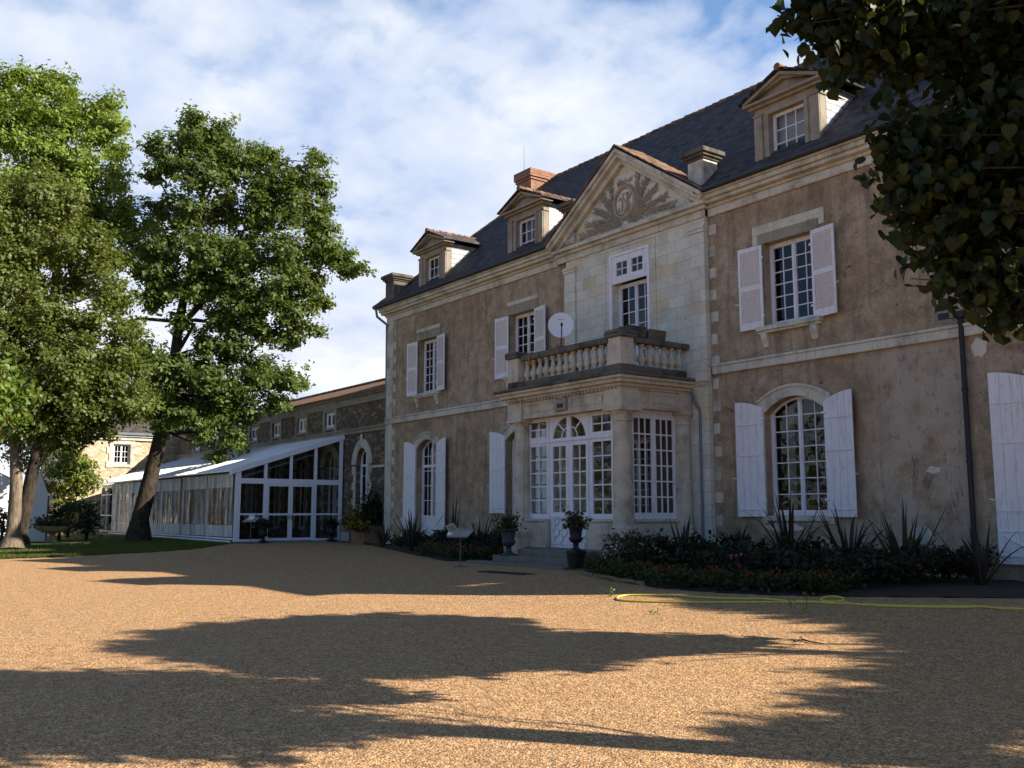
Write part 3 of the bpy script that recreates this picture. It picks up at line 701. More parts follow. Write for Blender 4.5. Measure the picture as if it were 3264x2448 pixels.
for s in (-1, 1):
    n = 11
    for i in range(n):
        a, b = i / n, (i + 1.06) / n; p0 = Vector((PC + s * (PH + .22) * a, 0, PA + .26 - (PA - PZ - .1) * a)); p1 = Vector((PC + s * (PH + .22) * b, 0, PA + .255 - (PA - PZ - .1) * b))
        for yy in np.arange(PY - .46, PY + .55, .24):
            zt_ = max(p0.z, p1.z)
            if roof_z(yy) < zt_ + .1: m.hexa([(p0.x, yy, p0.z), (p1.x, yy, p1.z), (p1.x, yy + .235, p1.z), (p0.x, yy + .235, p0.z), (p0.x, yy, p0.z + .05), (p1.x, yy, p1.z + .03), (p1.x, yy + .235, p1.z + .03), (p0.x, yy + .235, p0.z + .05)])
m.build('coping_tiles', 'terracotta', ped)
# carved relief: oval medallion with interlaced letters, sprays of leaves
m = MB(); OC, ORX, ORZ = Vector((PC + .0, PY - .06, 10.60)), .44, .47
ring = [(OC.x + ORX * math.cos(t), PY - .07, OC.z + ORZ * math.sin(t)) for t in np.linspace(0, 2 * math.pi, 33)]
m.tube(ring, .055, 8, cap=False); m.tube([(x_, PY - .045, z_) for x_, _, z_ in [((x - OC.x) * 1.16 + OC.x, 0, (z - OC.z) * 1.16 + OC.z) for x, _, z in ring]], .03, 6, cap=False)
def stroke(pts, r=.022): m.tube([(OC.x + a * .40, PY - .05, OC.z + b * .42) for a, b in pts], r, 6)
stroke([(-.62, .2), (-.5, .45), (-.3, .35), (-.25, -.3), (-.4, -.62), (-.68, -.55), (-.6, -.3)])
stroke([(.15, .62), (-.12, .7), (-.2, .4), (.05, .1), (.2, -.25), (.0, -.62), (-.25, -.55)], .026)
stroke([(.25, .7), (.25, -.7)]); stroke([(.42, .7), (.42, -.7)]); stroke([(.75, .55), (.5, .2), (.3, .0), (.55, -.3), (.8, -.62)])
stroke([(-.7, -.72), (-.3, -.85), (.2, -.72), (.6, -.82)], .02)
def leafblade(p, dx, dz, L, wd):
    v = Vector((dx, 0, dz)).normalized(); sd = Vector((-v.z, 0, v.x)); b = Vector(p); up = Vector((0, -1, 0))
    m.add([b, b + v * L * .5 + sd * wd + up * .02, b + v * L + up * .05, b + v * L * .5 - sd * wd + up * .02, b + v * L * .5 + up * .06], [[0, 1, 4], [1, 2, 4], [2, 3, 4], [3, 0, 4]])
for s in (-1, 1):
    for (x0, z0, x1, z1, n) in ((.1, 9.98, 1.75, 10.30, 40), (.15, 9.98, 2.05, 9.98, 40), (.45, 10.2, 1.0, 11.05, 30), (.5, 10.5, .62, 11.35, 18), (.4, 10.1, 1.35, 10.65, 28)):
        m.tube([(PC + s * x0, PY - .05, z0), (PC + s * (x0 + x1) / 2, PY - .08, (z0 + z1) / 2 + .05), (PC + s * x1, PY - .05, z1)], .016, 5)
        for i in range(n):
            t = (i + .5) / n; px, pz = x0 + (x1 - x0) * t, z0 + (z1 - z0) * t + .05 * math.sin(t * 3.14)
            a = math.atan2(z1 - z0, x1 - x0) + (1 if i % 2 else -1) * random.uniform(.35, 1.0)
            if pz + .2 * math.sin(a) > PZ + .22: leafblade((PC + s * px, PY - .05, pz), s * math.cos(a), math.sin(a), random.uniform(.15, .24), .03)
for i in range(16): leafblade((PC + random.uniform(-.28, .28), PY - .05, 11.08 + random.uniform(0, .12)), random.uniform(-.9, .9), 1, random.uniform(.12, .24), .035)
m.build('relief', 'relief_stone', ped)

# windows, surrounds, shutters of the main walls
for i, (a, b, z0, z1, r_) in enumerate(ups):
    glazing(house, W, (a, b, z0, z1, 0), .24, 2, 2 if i > 1 else 2, 6 if i > 1 else 6)
    c = (a + b) / 2; m = MB(); hw = (b - a) / 2
    if i < 2:
        m.mi = 1; m.box(a - .12, b + .12, D - .03, D - .002, 8.20, 8.52); m.mi = 0; m.box(a - .14, b + .14, D - .05, D - .002, 8.52, 8.66)
    else:
        m.mi = 1; m.box(a - .16, b + .16, D - .03, D - .002, 8.20, 8.46); m.mi = 0; m.box(a - .32, b + .36, D - .04, D - .002, 8.46, 8.70); m.box(a - .32, a - .16, D - .04, D - .002, 8.2, 8.46); m.box(b + .2, b + .36, D - .04, D - .002, 8.3, 8.46)
    m.build('lintel', ['limestone', 'grey_stone'], house, bevel=.008)
    m = MB(); m.box(a - .22, b + .22, D - .17, D + .2, 5.93, 6.045); m.box(a - .18, b + .18, D - .12, D - .002, 5.87, 5.93)
    for s in (a - .08, b + .08 - .18):
        m.prism([(0, 5.87), (.14, 5.87), (.13, 5.74), (.07, 5.62), (.06, 5.52), (0, 5.5)], lambda p, q, t: (t, D - p - .002, q), s, s + .18)
    m.build('window_sill', 'limestone', house, bevel=.008)
for i, (a, b, z0, z1, r_) in enumerate(lows):
    if i == 2: glazing(house, W, lows[i], .22, 2, 2, 7)
    else:
        glazing(house, W, lows[i], .24, 2, 2, 6 if i else 5, name='french_window', low=1.22, transom=3.2)
    c, hw = (a + b) / 2, (b - a) / 2; m = MB(); tp = arc_top(lows[i]); n = 14
    to = lambda s: 4.18 + .34 * (1 - ((s - c) / (hw + .17)) ** 2)
    s_ = [c + (hw + .17) * (2 * k / n - 1) for k in range(n + 1)]
    for p, q in zip(s_, s_[1:]):
        lo = lambda s: tp(s) + .0 if a <= s <= b else SP
        m.hexa([(p, D - .06, lo(p)), (q, D - .06, lo(q)), (q, D - .002, lo(q)), (p, D - .002, lo(p)), (p, D - .06, to(p)), (q, D - .06, to(q)), (q, D - .002, to(q)), (p, D - .002, to(p))])
        m.hexa([(p, D - .10, to(p) - .07), (q, D - .10, to(q) - .07), (q, D - .06, to(q) - .07), (p, D - .06, to(p) - .07), (p, D - .10, to(p)), (q, D - .10, to(q)), (q, D - .06, to(q)), (p, D - .06, to(p))])
    m.box(a - .13, a - .001, D - .04, D - .002, max(z0 - .2, .1), SP); m.box(b + .001, b + .13, D - .04, D - .002, max(z0 - .2, .1), SP)
    if i == 2: m.box(a - .15, b + .15, D - .05, D + .2, 1.2, 1.325)
    m.build('window_surround', 'limestone', house, bevel=.008)

def shutter(kind, hinge, side, wd, z0, z1, rise, ang=5):
    ca, sa = math.cos(R(ang)), math.sin(R(ang)); m = MB()
    fr = lambda a, z, t: (hinge + side * a * ca, D - .055 - a * sa - t, z)      # t: outwards
    def b(a0, a1, za, zb, t0, t1): m.fbox(fr, a0, a1, za, zb, t0, t1)
    if kind == 'louvre':
        b(0, .07, z0, z1, 0, .04); b(wd - .07, wd, z0, z1, 0, .04)
        mid = z0 + (z1 - z0) * .5
        for za, zb in ((z0, z0 + .17), (mid - .06, mid + .06), (z1 - .11, z1)): b(.07, wd - .07, za, zb, .002, .038)
        m.mi = 1
        for za, zb in ((z0 + .17, mid - .06), (mid + .06, z1 - .11)):
            n = 17; p = (zb - za) / n
            for i in range(n):
                q = za + i * p
                m.hexa([fr(.07, q, .034), fr(wd - .07, q, .034), fr(wd - .07, q + .012, .034), fr(.07, q + .012, .034), fr(.07, q + p * .9, .004), fr(wd - .07, q + p * .9, .004), fr(wd - .07, q + p * 1.0, .004), fr(.07, q + p * 1.0, .004)])
            b(.07, wd - .07, za, zb, .0, .003)
        m.mi = 2
    else:
        n = 4; tz = lambda a: z1 - rise * (1 - a / wd) ** 2
        for i in range(n):
            p, q = wd * i / n + (.003 if i else 0), wd * (i + 1) / n - .003
            m.hexa([fr(p, z0, .0), fr(q, z0, .0), fr(q, z0, .032), fr(p, z0, .032), fr(p, tz(p), 0), fr(q, tz(q), 0), fr(q, tz(q), .032), fr(p, tz(p), .032)])
        hs = [z0 + .16, z0 + (z1 - z0) * .52, z1 - rise - .42] if z1 - z0 < 3.1 else [z0 + .14, z0 + .62, z0 + 1.02, z0 + (z1 - z0) * .62, z1 - rise - .45]
        for k, h in enumerate(hs):
            w_ = .10 if (k == len(hs) - 2) else .035
            b(.02, wd - .03, h, h + w_, .032, .052)
        if z1 - z0 > 3.1:
            b(0, wd, z0 + .58, z0 + .592, .0325, .034)
            m.bar(fr(.08, z0 + .2, .04), fr(wd - .1, z0 + .56, .04), .05, .015)
        m.mi = 2
    for h in (z0 + (z1 - z0) * .13, z0 + (z1 - z0) * .83): b(-.05, .06, h, h + .05, .03, .06)
    m.tube([fr(wd * .97, z0 + (z1 - z0) * .33, .02), fr(wd + .06, z0 + (z1 - z0) * .33, .04), fr(wd + .11, z0 + (z1 - z0) * .33 + .02, .05)], .013, 6)
    return m.build('shutter', ['white_paint', 'louvre_paint', 'white_metal'], house, bevel=.004)
for i, (a, b, z0, z1, r_) in enumerate(ups): shutter('louvre', a, -1, .74, 6.02, 8.17, 0, 3); shutter('louvre', b, 1, .74, 6.02, 8.17, 0, 9)
for i, (a, b, z0, z1, r_) in enumerate(lows):
    zb = {0: .75, 1: .9, 2: 1.30, 3: .40}[i]
    if i == 1: zb = 1.38
    shutter('plank', a, -1, .86 if i != 0 else .84, zb, 4.2, .2, 3)
    if i != 1: shutter('plank', b, 1, .86 if i != 0 else .84, zb, 4.2, .2, 8)
    else: shutter('plank', b, 1, .86, zb, 4.2, .2, 4)
# balcony window of the bay
F = BF
glazing(house, F, (-21.24, -19.72, 8.2, 9.02, 0), -.02, 2, 2, 2, outer=.1, fw=.09)
glazing(house, F, (-21.24, -19.72, 5.25, 8.199, 0), .25, 2, 2, 7, outer=.06)
m = MB(); m.box(-21.35, -21.241, BY - .05, BY + .25, 5.2, 9.10); m.box(-19.719, -19.63, BY - .05, BY + .25, 5.2, 9.10); m.box(-21.241, -19.719, BY - .05, BY - .021, 9.021, 9.10)
m.build('window_surround', 'white_paint', house)
# downpipes
m = MB(); m.tube([(-10.51, D - .1, 5.45), (-10.51, D - .1, .1)], .055, 10)
for zq in (5.3, 3.9, 2.4, .9): m.tube([(-10.51, D - .1, zq), (-10.51, D - .1, zq + .05)], .07, 10)
m.box(-10.62, -10.40, D - .2, D - .005, 5.42, 5.56); m.build('downpipe', 'iron', house)
m = MB(); m.tube([(-35.75, D - .5, 9.95), (-35.72, D - .45, 9.6), (-35.45, D - .12, 9.25), (-35.62, D - .02, 8.9), (-35.62, D + .05, .2)], .055, 10); m.build('downpipe', 'zinc', house)
m = MB(); m.tube([(-17.85, D - .42, 4.6), (-17.85, D - .35, 4.35), (-17.75, D - .22, 4.1), (-17.75, D - .22, .2)], .045, 10)
for zq in (3.0, 1.5): m.tube([(-17.75, D - .22, zq), (-17.75, D - .22, zq + .05)], .058, 10)
m.build('downpipe', 'zinc', house)
m = MB(); m.box(-11.15, -10.72, D - .012, D - .002, 5.38, 5.70); m.mi = 1; m.box(-11.05, -10.80, D - .016, D - .012, 5.46, 5.60); m.build('wall_vent', ['concrete', 'ink'], house)
# bare stone patches low on the render
m = MB()
for (cx, cz, rx, rz_) in ((-11.7, .95, .28, .2), (-11.35, 2.3, .18, .08), (-34.2, 1.0, .32, .3), (-33.95, .5, .28, .2), (-10.2, 4.75, .2, .22), (-15.3, 1.05, .6, .12)):
    m = MB(); k = 14; m.prism([(cx + rx * math.cos(t) * random.uniform(.7, 1.1), cz + rz_ * math.sin(t) * random.uniform(.7, 1.1)) for t in np.linspace(0, 2 * math.pi, k, endpoint=False)], lambda a, b, t: (a, t, b), D - .014, D - .002); m.build('bare_stone', 'limestone', house)
# ------------------------------------------------------------------ porch (part of the house)
PF, PX0, PX1 = 16.8, -22.72, -18.42            # front plane, column axes
SX = PX1
m = MB()
m.box(PX0 - .3, PX1 + .3, PF - .28, BY - .002, -.3, .43)                                  # floor slab
porch = m.build('porch', 'step_stone', house, bevel=.01)
def pp(mb, name, mat, **k): return mb.build(name, mat, porch, **k)
# dado walls
m = MB()
for a, b in ((-22.45, -21.53), (-19.82, -18.72)):
    m = MB(); m.box(a, b, PF - .08, PF + .25, .43, 1.15); m.box(a - .06, b, PF - .12, PF + .3, 1.15, 1.22); m.box(a, b, PF - .13, PF - .081, .43, .62); pp(m, 'dado_wall', 'porch_stone', bevel=.012)
m = MB(); m.box(SX - .25, SX + .08, PF + .25, BY - .05, -.2, 1.15); m.box(SX - .3, SX + .13, PF + .3, BY - .05, 1.15, 1.23)
pp(m, 'dado_wall', 'porch_stone', bevel=.012); m = MB(); m.box(PX0 - .08, PX0 + .25, PF + .25, BY - .05, -.2, 1.15); m.box(PX0 - .13, PX0 + .3, PF + .3, BY - .05, 1.15, 1.23)
pp(m, 'dado_wall', 'porch_stone', bevel=.012)
# columns
colprof = [(.36, .86), (.36, .90), (.335, .93), (.35, .98), (.35, 1.02), (.31, 1.05), (.30, 1.10), (.295, 1.12), (.29, 1.9), (.265, 3.55), (.262, 3.72), (.29, 3.735), (.29, 3.765), (.262, 3.78), (.262, 3.88), (.29, 3.92), (.335, 3.98), (.335, 4.0)]
for cx, cy in ((PX0, PF), (PX1, PF), (PX0, BY - .1), (PX1, BY - .1)):
    m = MB(); m.lathe([(r_ * .92, z_) for r_, z_ in colprof], (cx, cy, 0), 28)
    m.box(cx - .36, cx + .36, cy - .36, cy + .36 if cy < 17.5 else BY - .003, 4.0, 4.08)
    m.box(cx - .41, cx + .41, cy - .41, cy + .41 if cy < 17.5 else BY - .003, .05, .75); m.box(cx - .45, cx + .45, cy - .45, cy + .45 if cy < 17.5 else BY - .004, .75, .86)
    pp(m, 'column', 'porch_stone', smooth=True)
# entablature
m = MB(); ex0, ex1, ey = PX0 - .30, PX1 + .30, PF - .30
def ring_box(g, za, zb, inset=0.0):   # a band running round the three free sides
    m.box(ex0 - g, ex1 + g, ey - g, ey + .35, za, zb); m.box(ex1 - .35, ex1 + g, ey + .35, BY - .002, za, zb); m.box(ex0 - g, ex0 + .35, ey + .35, BY - .002, za, zb)
ring_box(-.03, 4.08, 4.16); ring_box(-.06, 4.16, 4.56); ring_box(.0, 4.56, 4.62); ring_box(.08, 4.62, 4.70); ring_box(.20, 4.70, 4.80); ring_box(.28, 4.80, 4.87)
m.box(ex0 + .35, ex1 - .35, ey + .35, BY - .002, 4.5, 4.8)
for cx in (PX0, PX1): m.box(cx - .33, cx + .33, ey - .02, ey + .1, 4.085, 4.555)   # blocks over the columns
m.box(ex1 - .1, ex1 + .02, PF - .28, PF + .33, 4.085, 4.555); m.box(ex1 - .1, ex1 + .02, BY - .5, BY - .003, 4.085, 4.555)
def panel(fr, a, b, c, e):      # moulded panel outline
    for q in ((a, b, c, c + .03), (a, b, e - .03, e), (a, a + .03, c + .03, e - .03), (b - .03, b, c + .03, e - .03)): m.fbox(fr, *q, -.022, .01)
pfr = lambda s, z, d: (s, ey + .06 + d, z)
panel(pfr, -22.3, -20.95, 4.24, 4.48); panel(pfr, -20.2, -18.9, 4.24, 4.48)
sfr = lambda s, z, d: (ex1 - .06 - d, s, z)
panel(sfr, PF + .45, BY - .6, 4.24, 4.48)
for k in range(34): m.box(ex0 + .02 + k * .145, ex0 + .09 + k * .145, ey - .055, ey + .0, 4.565, 4.615)
m.mi = 1; m.box(-20.8, -20.34, ey - .03, ey + .06, 4.18, 4.50); m.mi = 2; m.box(-20.71, -20.43, ey - .04, ey - .03, 4.26, 4.37); m.mi = 1
m.prism([(-.2, 4.5), (-.15, 4.58), (-.08, 4.56), (0, 4.64), (.08, 4.56), (.15, 4.58), (.2, 4.5)], lambda a, b, t: (-20.57 + a, t, b), ey - .05, ey + .05)
pp(m, 'entablature', ['porch_stone', 'grey_stone', 'ink'], bevel=.006)
m = MB(); g = .34
m.box(ex0 - g, ex1 + g, ey - g, BY - .002, 4.872, 4.95)
bx0, bx1, by = ex0 + .02, ex1 - .02, ey + .02          # balustrade outer faces
m.box(bx0 - .05, bx1 + .05, by - .05, by + .42, 4.95, 5.18); m.box(bx1 - .42, bx1 + .05, by + .42, BY - .003, 4.95, 5.18); m.box(bx0 - .05, bx0 + .42, by + .42, BY - .003, 4.95, 5.18)
pp(m, 'balcony_slab', 'mossy_stone', bevel=.02)
m = MB()
def post(cx, cy):
    m.mi = 0; m.box(cx - .24, cx + .24, cy - .24, cy + .24, 5.181, 5.90); m.box(cx - .27, cx + .27, cy - .27, cy + .27, 5.181, 5.30)
    m.mi = 1; m.box(cx - .31, cx + .31, cy - .31, cy + .31, 5.90, 6.0); m.prism([(-.33, 6.0), (.33, 6.0), (.24, 6.09), (-.24, 6.09)], lambda a, b, t: (cx + a, t, b), cy - .33, cy + .33)
post(bx0 + .2, by + .2); post(bx1 - .2, by + .2)
m.mi = 1
rc = .2
m.box(bx0 + .511, bx1 - .511, by + .02, by + .38, 5.80, 5.97); m.box(bx1 - .38, bx1 - .02, by + .511, BY - .003, 5.80, 5.95); m.box(bx0 + .02, bx0 + .38, by + .511, BY - .003, 5.80, 5.97)
pp(m, 'balustrade_rail', ['porch_stone', 'mossy_stone'], bevel=.015)
bp = [(.085, 0), (.085, .06), (.06, .075), (.055, .10), (.075, .13), (.118, .20), (.116, .25), (.08, .32), (.055, .42), (.048, .50), (.05, .52), (.07, .53), (.07, .55), (.06, .56), (.085, .57), (.085, .62)]
m = MB(); m.lathe(bp, (0, 0, 0), 14); m.mi = 0
bal0 = None
nf, ns = 13, 7
spots = [(bx0 + .62 + (bx1 - bx0 - 1.24) * i / (nf - 1), by + .2) for i in range(nf)] + [(bx1 - .2, by + .64 + (BY - .25 - by - .64) * i / (ns - 1)) for i in range(ns)] + [(bx0 + .2, by + .64 + (BY - .25 - by - .64) * i / (ns - 1)) for i in range(ns)]
for i, (x_, y_) in enumerate(spots):
    if bal0 is None: bal0 = m.build('baluster', 'porch_stone', porch, smooth=True); o = bal0
    else: o = bal0.copy(); COL.objects.link(o)
    o.location = (x_, y_, 5.18); o.rotation_euler.z = random.uniform(0, 3)
m = MB()
for q in ((PX0 + .2, -21.37, .44, 4.49), (-19.78, PX1 - .2, .44, 4.49), (-21.37, -19.78, 3.52, 4.49)): m.box(q[0], q[1], BY - .03, BY - .004, q[2], q[3])
pp(m, 'inner_wall', 'inner_plaster')
# glazed front: side lights, door leaves, transom
GF = fr_front(PF + .06)
def light(nm, a, b, z0, z1, cols, rows, sub, low=None, fw=.07): return glazing(porch, GF, (a, b, z0, z1, 0), 0, 1, cols, rows, name=nm, outer=.05, fw=fw, low=low, bar=.036)
light('side_light', -22.56, -21.55, 1.225, 3.40, 2, 5, 0); light('side_light', -19.80, -18.80, 1.225, 3.40, 2, 5, 0)
light('transom_light', -22.56, -21.55, 3.402, 4.10, 2, 2, 0); light('transom_light', -19.80, -18.80, 3.402, 4.10, 2, 2, 0)
for a, b, s in ((-21.53, -20.675, 1), (-20.665, -19.82, -1)):
    dl = glazing(porch, GF, (a, b, .44, 3.37, 0), .005, 1, 2, 5, name='glazed_door', outer=.045, fw=.085, low=1.30, bar=.036)
    m = MB(); m.fbox(GF, a + .02, b - .02, 1.27, 1.33, -.035, .02)
    p0, p1, q0, q1 = a + .09, b - .09, .56, 1.22
    def dbar(u0, v0, u1, v1): m.bar(GF(p0 + (p1 - p0) * u0, q0 + (q1 - q0) * v0, .0), GF(p0 + (p1 - p0) * u1, q0 + (q1 - q0) * v1, .0), .05, .03, up=(0, 1, 0))
    for u0, v0, u1, v1 in ((0, .5, .5, 1), (.5, 1, 1, .5), (1, .5, .5, 0), (.5, 0, 0, .5), (0, 1, 1, 0), (0, 0, 1, 1)): dbar(u0, v0, u1, v1)
    for q in ((p0 - .03, p1 + .03, q0 - .03, q0), (p0 - .03, p1 + .03, q1, q1 + .03)): m.fbox(GF, *q, -.02, .02)
    m.build('door_panel', 'white_paint', porch)
m = MB(); m.lathe([(0, 0), (.03, 0), (.035, .02), (.02, .04), (0, .05)], (0, 0, 0), 12); kn = m.build('door_knob', 'white_metal', porch, smooth=True, world=True); kn.rotation_euler = (R(90), 0, 0); kn.location = (-20.75, PF + .05, 1.58)
# posts and head of the glazed front, and fan transom
m = MB()
for a, b in ((-21.55, -21.53), (-19.82, -19.80)): m.fbox(GF, a - .0, b, .43, 4.1, -.02, .09)
m.fbox(GF, -22.56, -18.80, 3.37, 3.402, -.04, .08); m.fbox(GF, -22.6, -18.75, 4.1, 4.16, -.03, .08)
fc, fz, fr_ = -20.675, 3.47, .70
zo = lambda s: fz + .58 * math.sqrt(max(0, 1 - ((s - fc) / fr_) ** 2))
k = 26; ss = [-21.53 + (1.71) * i / k for i in range(k + 1)]
for p, q in zip(ss, ss[1:]):
    m.hexa([GF(p, zo(p), 0), GF(q, zo(q), 0), GF(q, zo(q), .06), GF(p, zo(p), .06), GF(p, 4.1, 0), GF(q, 4.1, 0), GF(q, 4.1, .06), GF(p, 4.1, .06)])
m.fbox(GF, -21.53, -19.82, 3.402, fz, 0, .06); m.fbox(GF, fc - .09, fc + .09, fz, 4.05, -.01, .061)
for s in (-1, 1):
    pts = [GF(fc + s * .34 * math.cos(t), fz + .30 * math.sin(t), .03) for t in np.linspace(0, math.pi / 2, 9)]; m.tube(pts, .022, 6)
    m.bar(GF(fc + s * .24, fz + .21, .03), GF(fc + s * .53, fz + .44, .03), .04, .04, up=(0, 1, 0))
pp(m, 'door_frame', 'white_paint')
g = MB(); g.poly(GF(-21.53, fz, .03), GF(-19.82, fz, .03), GF(-19.82, 4.08, .03), GF(-21.53, 4.08, .03)); pp(g, 'pane', 'glass')
# side windows
RF = lambda s, z, d: (SX - .02 - d, s, z)
glazing(porch, RF, (PF + .26, BY - .28, 1.235, 4.0, 0), 0, 2, 3, 6, outer=.07, fw=.07, bar=.038)
m = MB(); m.fbox(RF, PF + .2, BY - .3, 4.0, 4.09, -.02, .1); pp(m, 'window_head', 'white_paint')
LF = lambda s, z, d: (PX0 + .02 + d, s, z)
glazing(porch, LF, (PF + .26, BY - .28, 1.235, 4.0, 0), 0, 2, 3, 6, outer=.07, fw=.07, bar=.038)
# inner door leaves seen through the porch
glazing(house, BF, (-21.35, -19.8, .45, 3.5, 0), .3, 2, 2, 5, name='inner_door', low=1.1)
# steps
m = MB(); m.box(-22.05, -19.15, 16.1, PF - .281, -.1, .40); m.box(-22.75, -18.9, 15.72, 16.099, -.1, .22); m.box(-22.75, -22.051, 16.1, PF - .3, -.1, .22); m.box(-23.35, -18.9, 15.2, 15.719, -.2, .055)
pp(m, 'porch_steps', 'step_stone', bevel=.02)

# ------------------------------------------------------------------ things on the balcony
m = MB(); dish = thing('satellite_dish', 'round pale grey satellite dish clamped to the porch balcony rail', 'satellite dish', (-21.68, 17.3, 5.9))
dc = Vector((-21.50, 17.28, 6.80)); face = Vector((.80, -.59, .10)).normalized(); a1 = Vector((0, 0, 1)).cross(face).normalized(); a2 = face.cross(a1)
n = 40; rings = []
for j in range(7):
    r_ = .385 * j / 6
    for k in range(n):
        t = 2 * math.pi * k / n; rings.append(dc + a1 * r_ * math.cos(t) + a2 * r_ * math.sin(t) + face * (.55 * r_ * r_ - .07))
for j in range(6):
    for k in range(n): m.f.append([j * n + k, j * n + (k + 1) % n, (j + 1) * n + (k + 1) % n, (j + 1) * n + k]); m.m.append(0)
m.v = [tuple(p) for p in rings]; o = m.build('reflector', 'dish_grey', dish, smooth=True)
sm = o.modifiers.new('s', 'SOLIDIFY'); sm.thickness = .012
m = MB(); lo = dc - a2 * .36; m.tube([lo + face * -.02, lo + face * .10, dc + face * .36 - a2 * .12], .016, 8); m.tube([dc + face * .34 - a2 * .12, dc + face * .36 - a2 * .06], .035, 10); m.tube([dc + face * .36 - a2 * .06, dc + face * .30 - a2 * .03], .026, 10)
m.build('feed_arm', 'black_plastic', dish)
m = MB(); pb = dc - face * .14; pb.z = 0; m.tube([(pb.x, pb.y, 5.0), (pb.x, pb.y, 6.85)], .022, 8); m.tube([(pb.x - .42, pb.y - .15, 5.9), (pb.x - .42, pb.y - .15, 6.72)], .02, 8); m.tube([(pb.x - .42, pb.y - .15, 6.06), (pb.x, pb.y, 6.22), (pb.x + .1, pb.y + .03, 6.2)], .022, 8)
m.box(pb.x - .05, pb.x + .05, pb.y - .05, pb.y + .05, 6.6, 6.9)
m.build('mast', 'rust', dish)
m = MB(); m.tube([(pb.x, pb.y - .03, 6.3), (pb.x - .22, pb.y - .2, 6.1), (pb.x - .40, pb.y - .55, 5.98), (pb.x - .44, by - .02, 5.93), (pb.x - .42, by - .03, 5.75), (pb.x - .33, by + .05, 5.6)], .018, 6); m.build('cable', 'orange_cable', dish)
cu = bpy.data.curves.new('lettering', 'FONT'); cu.body = 'STRONG'; cu.size = .095; cu.align_x = 'CENTER'; cu.extrude = .002; cu.shear = .25
to = bpy.data.objects.new('lettering_curve', cu); COL.objects.link(to); bpy.context.view_layer.update()
me = bpy.data.meshes.new_from_object(to); bpy.data.objects.remove(to); me.materials.clear(); me.materials.append(MATS['ink'])
lt = bpy.data.objects.new('lettering', me); COL.objects.link(lt)
mw = Matrix((a1, a2, face)).transposed().to_4x4(); mw.translation = dc + a2 * .17 + face * (-.035)
me.transform(mw); attach(lt, dish)
for i, (y_, ln, lab) in enumerate(((17.05, .72, 'weathered stone trough on the balcony rail, nearest its corner post'), (17.9, .66, 'weathered stone trough on the balcony rail, nearest the house wall'))):
    m = MB(); x_, z_ = bx1 - .2, 5.972
    if i == 1: z_ = 5.952
    if i == 0: y_ = 17.15
    h, l = .15, ln / 2; w0, w1 = .14, .17
    m.hexa([(x_ - w0, y_ - l + .03, z_), (x_ + w0, y_ - l + .03, z_), (x_ + w0, y_ + l - .03, z_), (x_ - w0, y_ + l - .03, z_), (x_ - w1, y_ - l, z_ + .24), (x_ + w1, y_ - l, z_ + .24), (x_ + w1, y_ + l, z_ + .24), (x_ - w1, y_ + l, z_ + .24)])
    for s in (-1, 1): m.box(x_ + s * (w1 - .02) - .02, x_ + s * (w1 - .02) + .02, y_ - l, y_ + l, z_ + .241, z_ + .27)
    for k in range(5): m.lathe([(0, 0), (.045, 0), (.03, .02), (0, .025)], (0, 0, 0), 8) if False else None
    tag(m.build('stone_trough', 'mossy_stone', bevel=.02), lab, 'trough', 'stone troughs on the balcony rail')

# ------------------------------------------------------------------ wing behind the glazed veranda
WY, WX0, WX1 = 19.85, -66.2, -35.55
wing = thing('stone_wing', 'low rubble stone wing with tiled roof behind the white veranda', 'building', (-50, WY, 0))
WF = fr_front(WY); smallw = [(-42.4 - 3.3 * k - .55, -42.4 - 3.3 * k + .55, 5.40, 6.16, 0) for k in range(7)]
ac = [-38.95 - 3.35 * k for k in range(8)]
arched = [(c - .60, c + .60, .55, 3.55, .72) for c in ac]
m = MB(); wall(m, WF, WX0, WX1, -.3, 4.95, arched, .35); wall(m, WF, WX0, WX1, 4.95, 6.4, smallw, .3)
m.poly((WX1, WY, -.3), (WX1, 30, -.3), (WX1, 30, 6.4), (WX1, WY, 6.4)); m.poly((WX0, 30, -.3), (WX1, 30, -.3), (WX1, 30, 6.4), (WX0, 30, 6.4))
m.build('wall', 'rubble', wing)
m = MB(); m.box(WX0, WX1, WY + 1.6, WY + 1.7, -.3, 6.4); m.build('partition', 'dark_room', wing)
m = MB()
m.box(WX0, WX1, WY - .06, WY - .002, 6.3, 6.62); m.box(WX0, WX1, WY - .16, WY - .002, 6.62, 6.74); m.box(WX0, WX1, WY - .1, WY - .002, 4.95, 5.12); m.box(WX0, WX1, WY - .16, WY - .002, 5.12, 5.2)
m.build('cornice', 'grey_stone', wing, bevel=.015)
m = MB()
for a, b, c, e, _ in smallw:
    m.box(a - .22, a, WY - .05, WY - .002, 5.201, 6.299); m.box(b, b + .2, WY - .05, WY - .002, 5.201, 6.299); m.box(a, b, WY - .05, WY - .002, 6.16, 6.299); m.box(a, b, WY - .05, WY + .06, 5.3, 5.40)
m.build('window_surround', 'grey_stone', wing, bevel=.01)
for q in smallw: glazing(wing, WF, q, .07, 2, 1, 1, outer=.07, fw=.07)
m = MB()
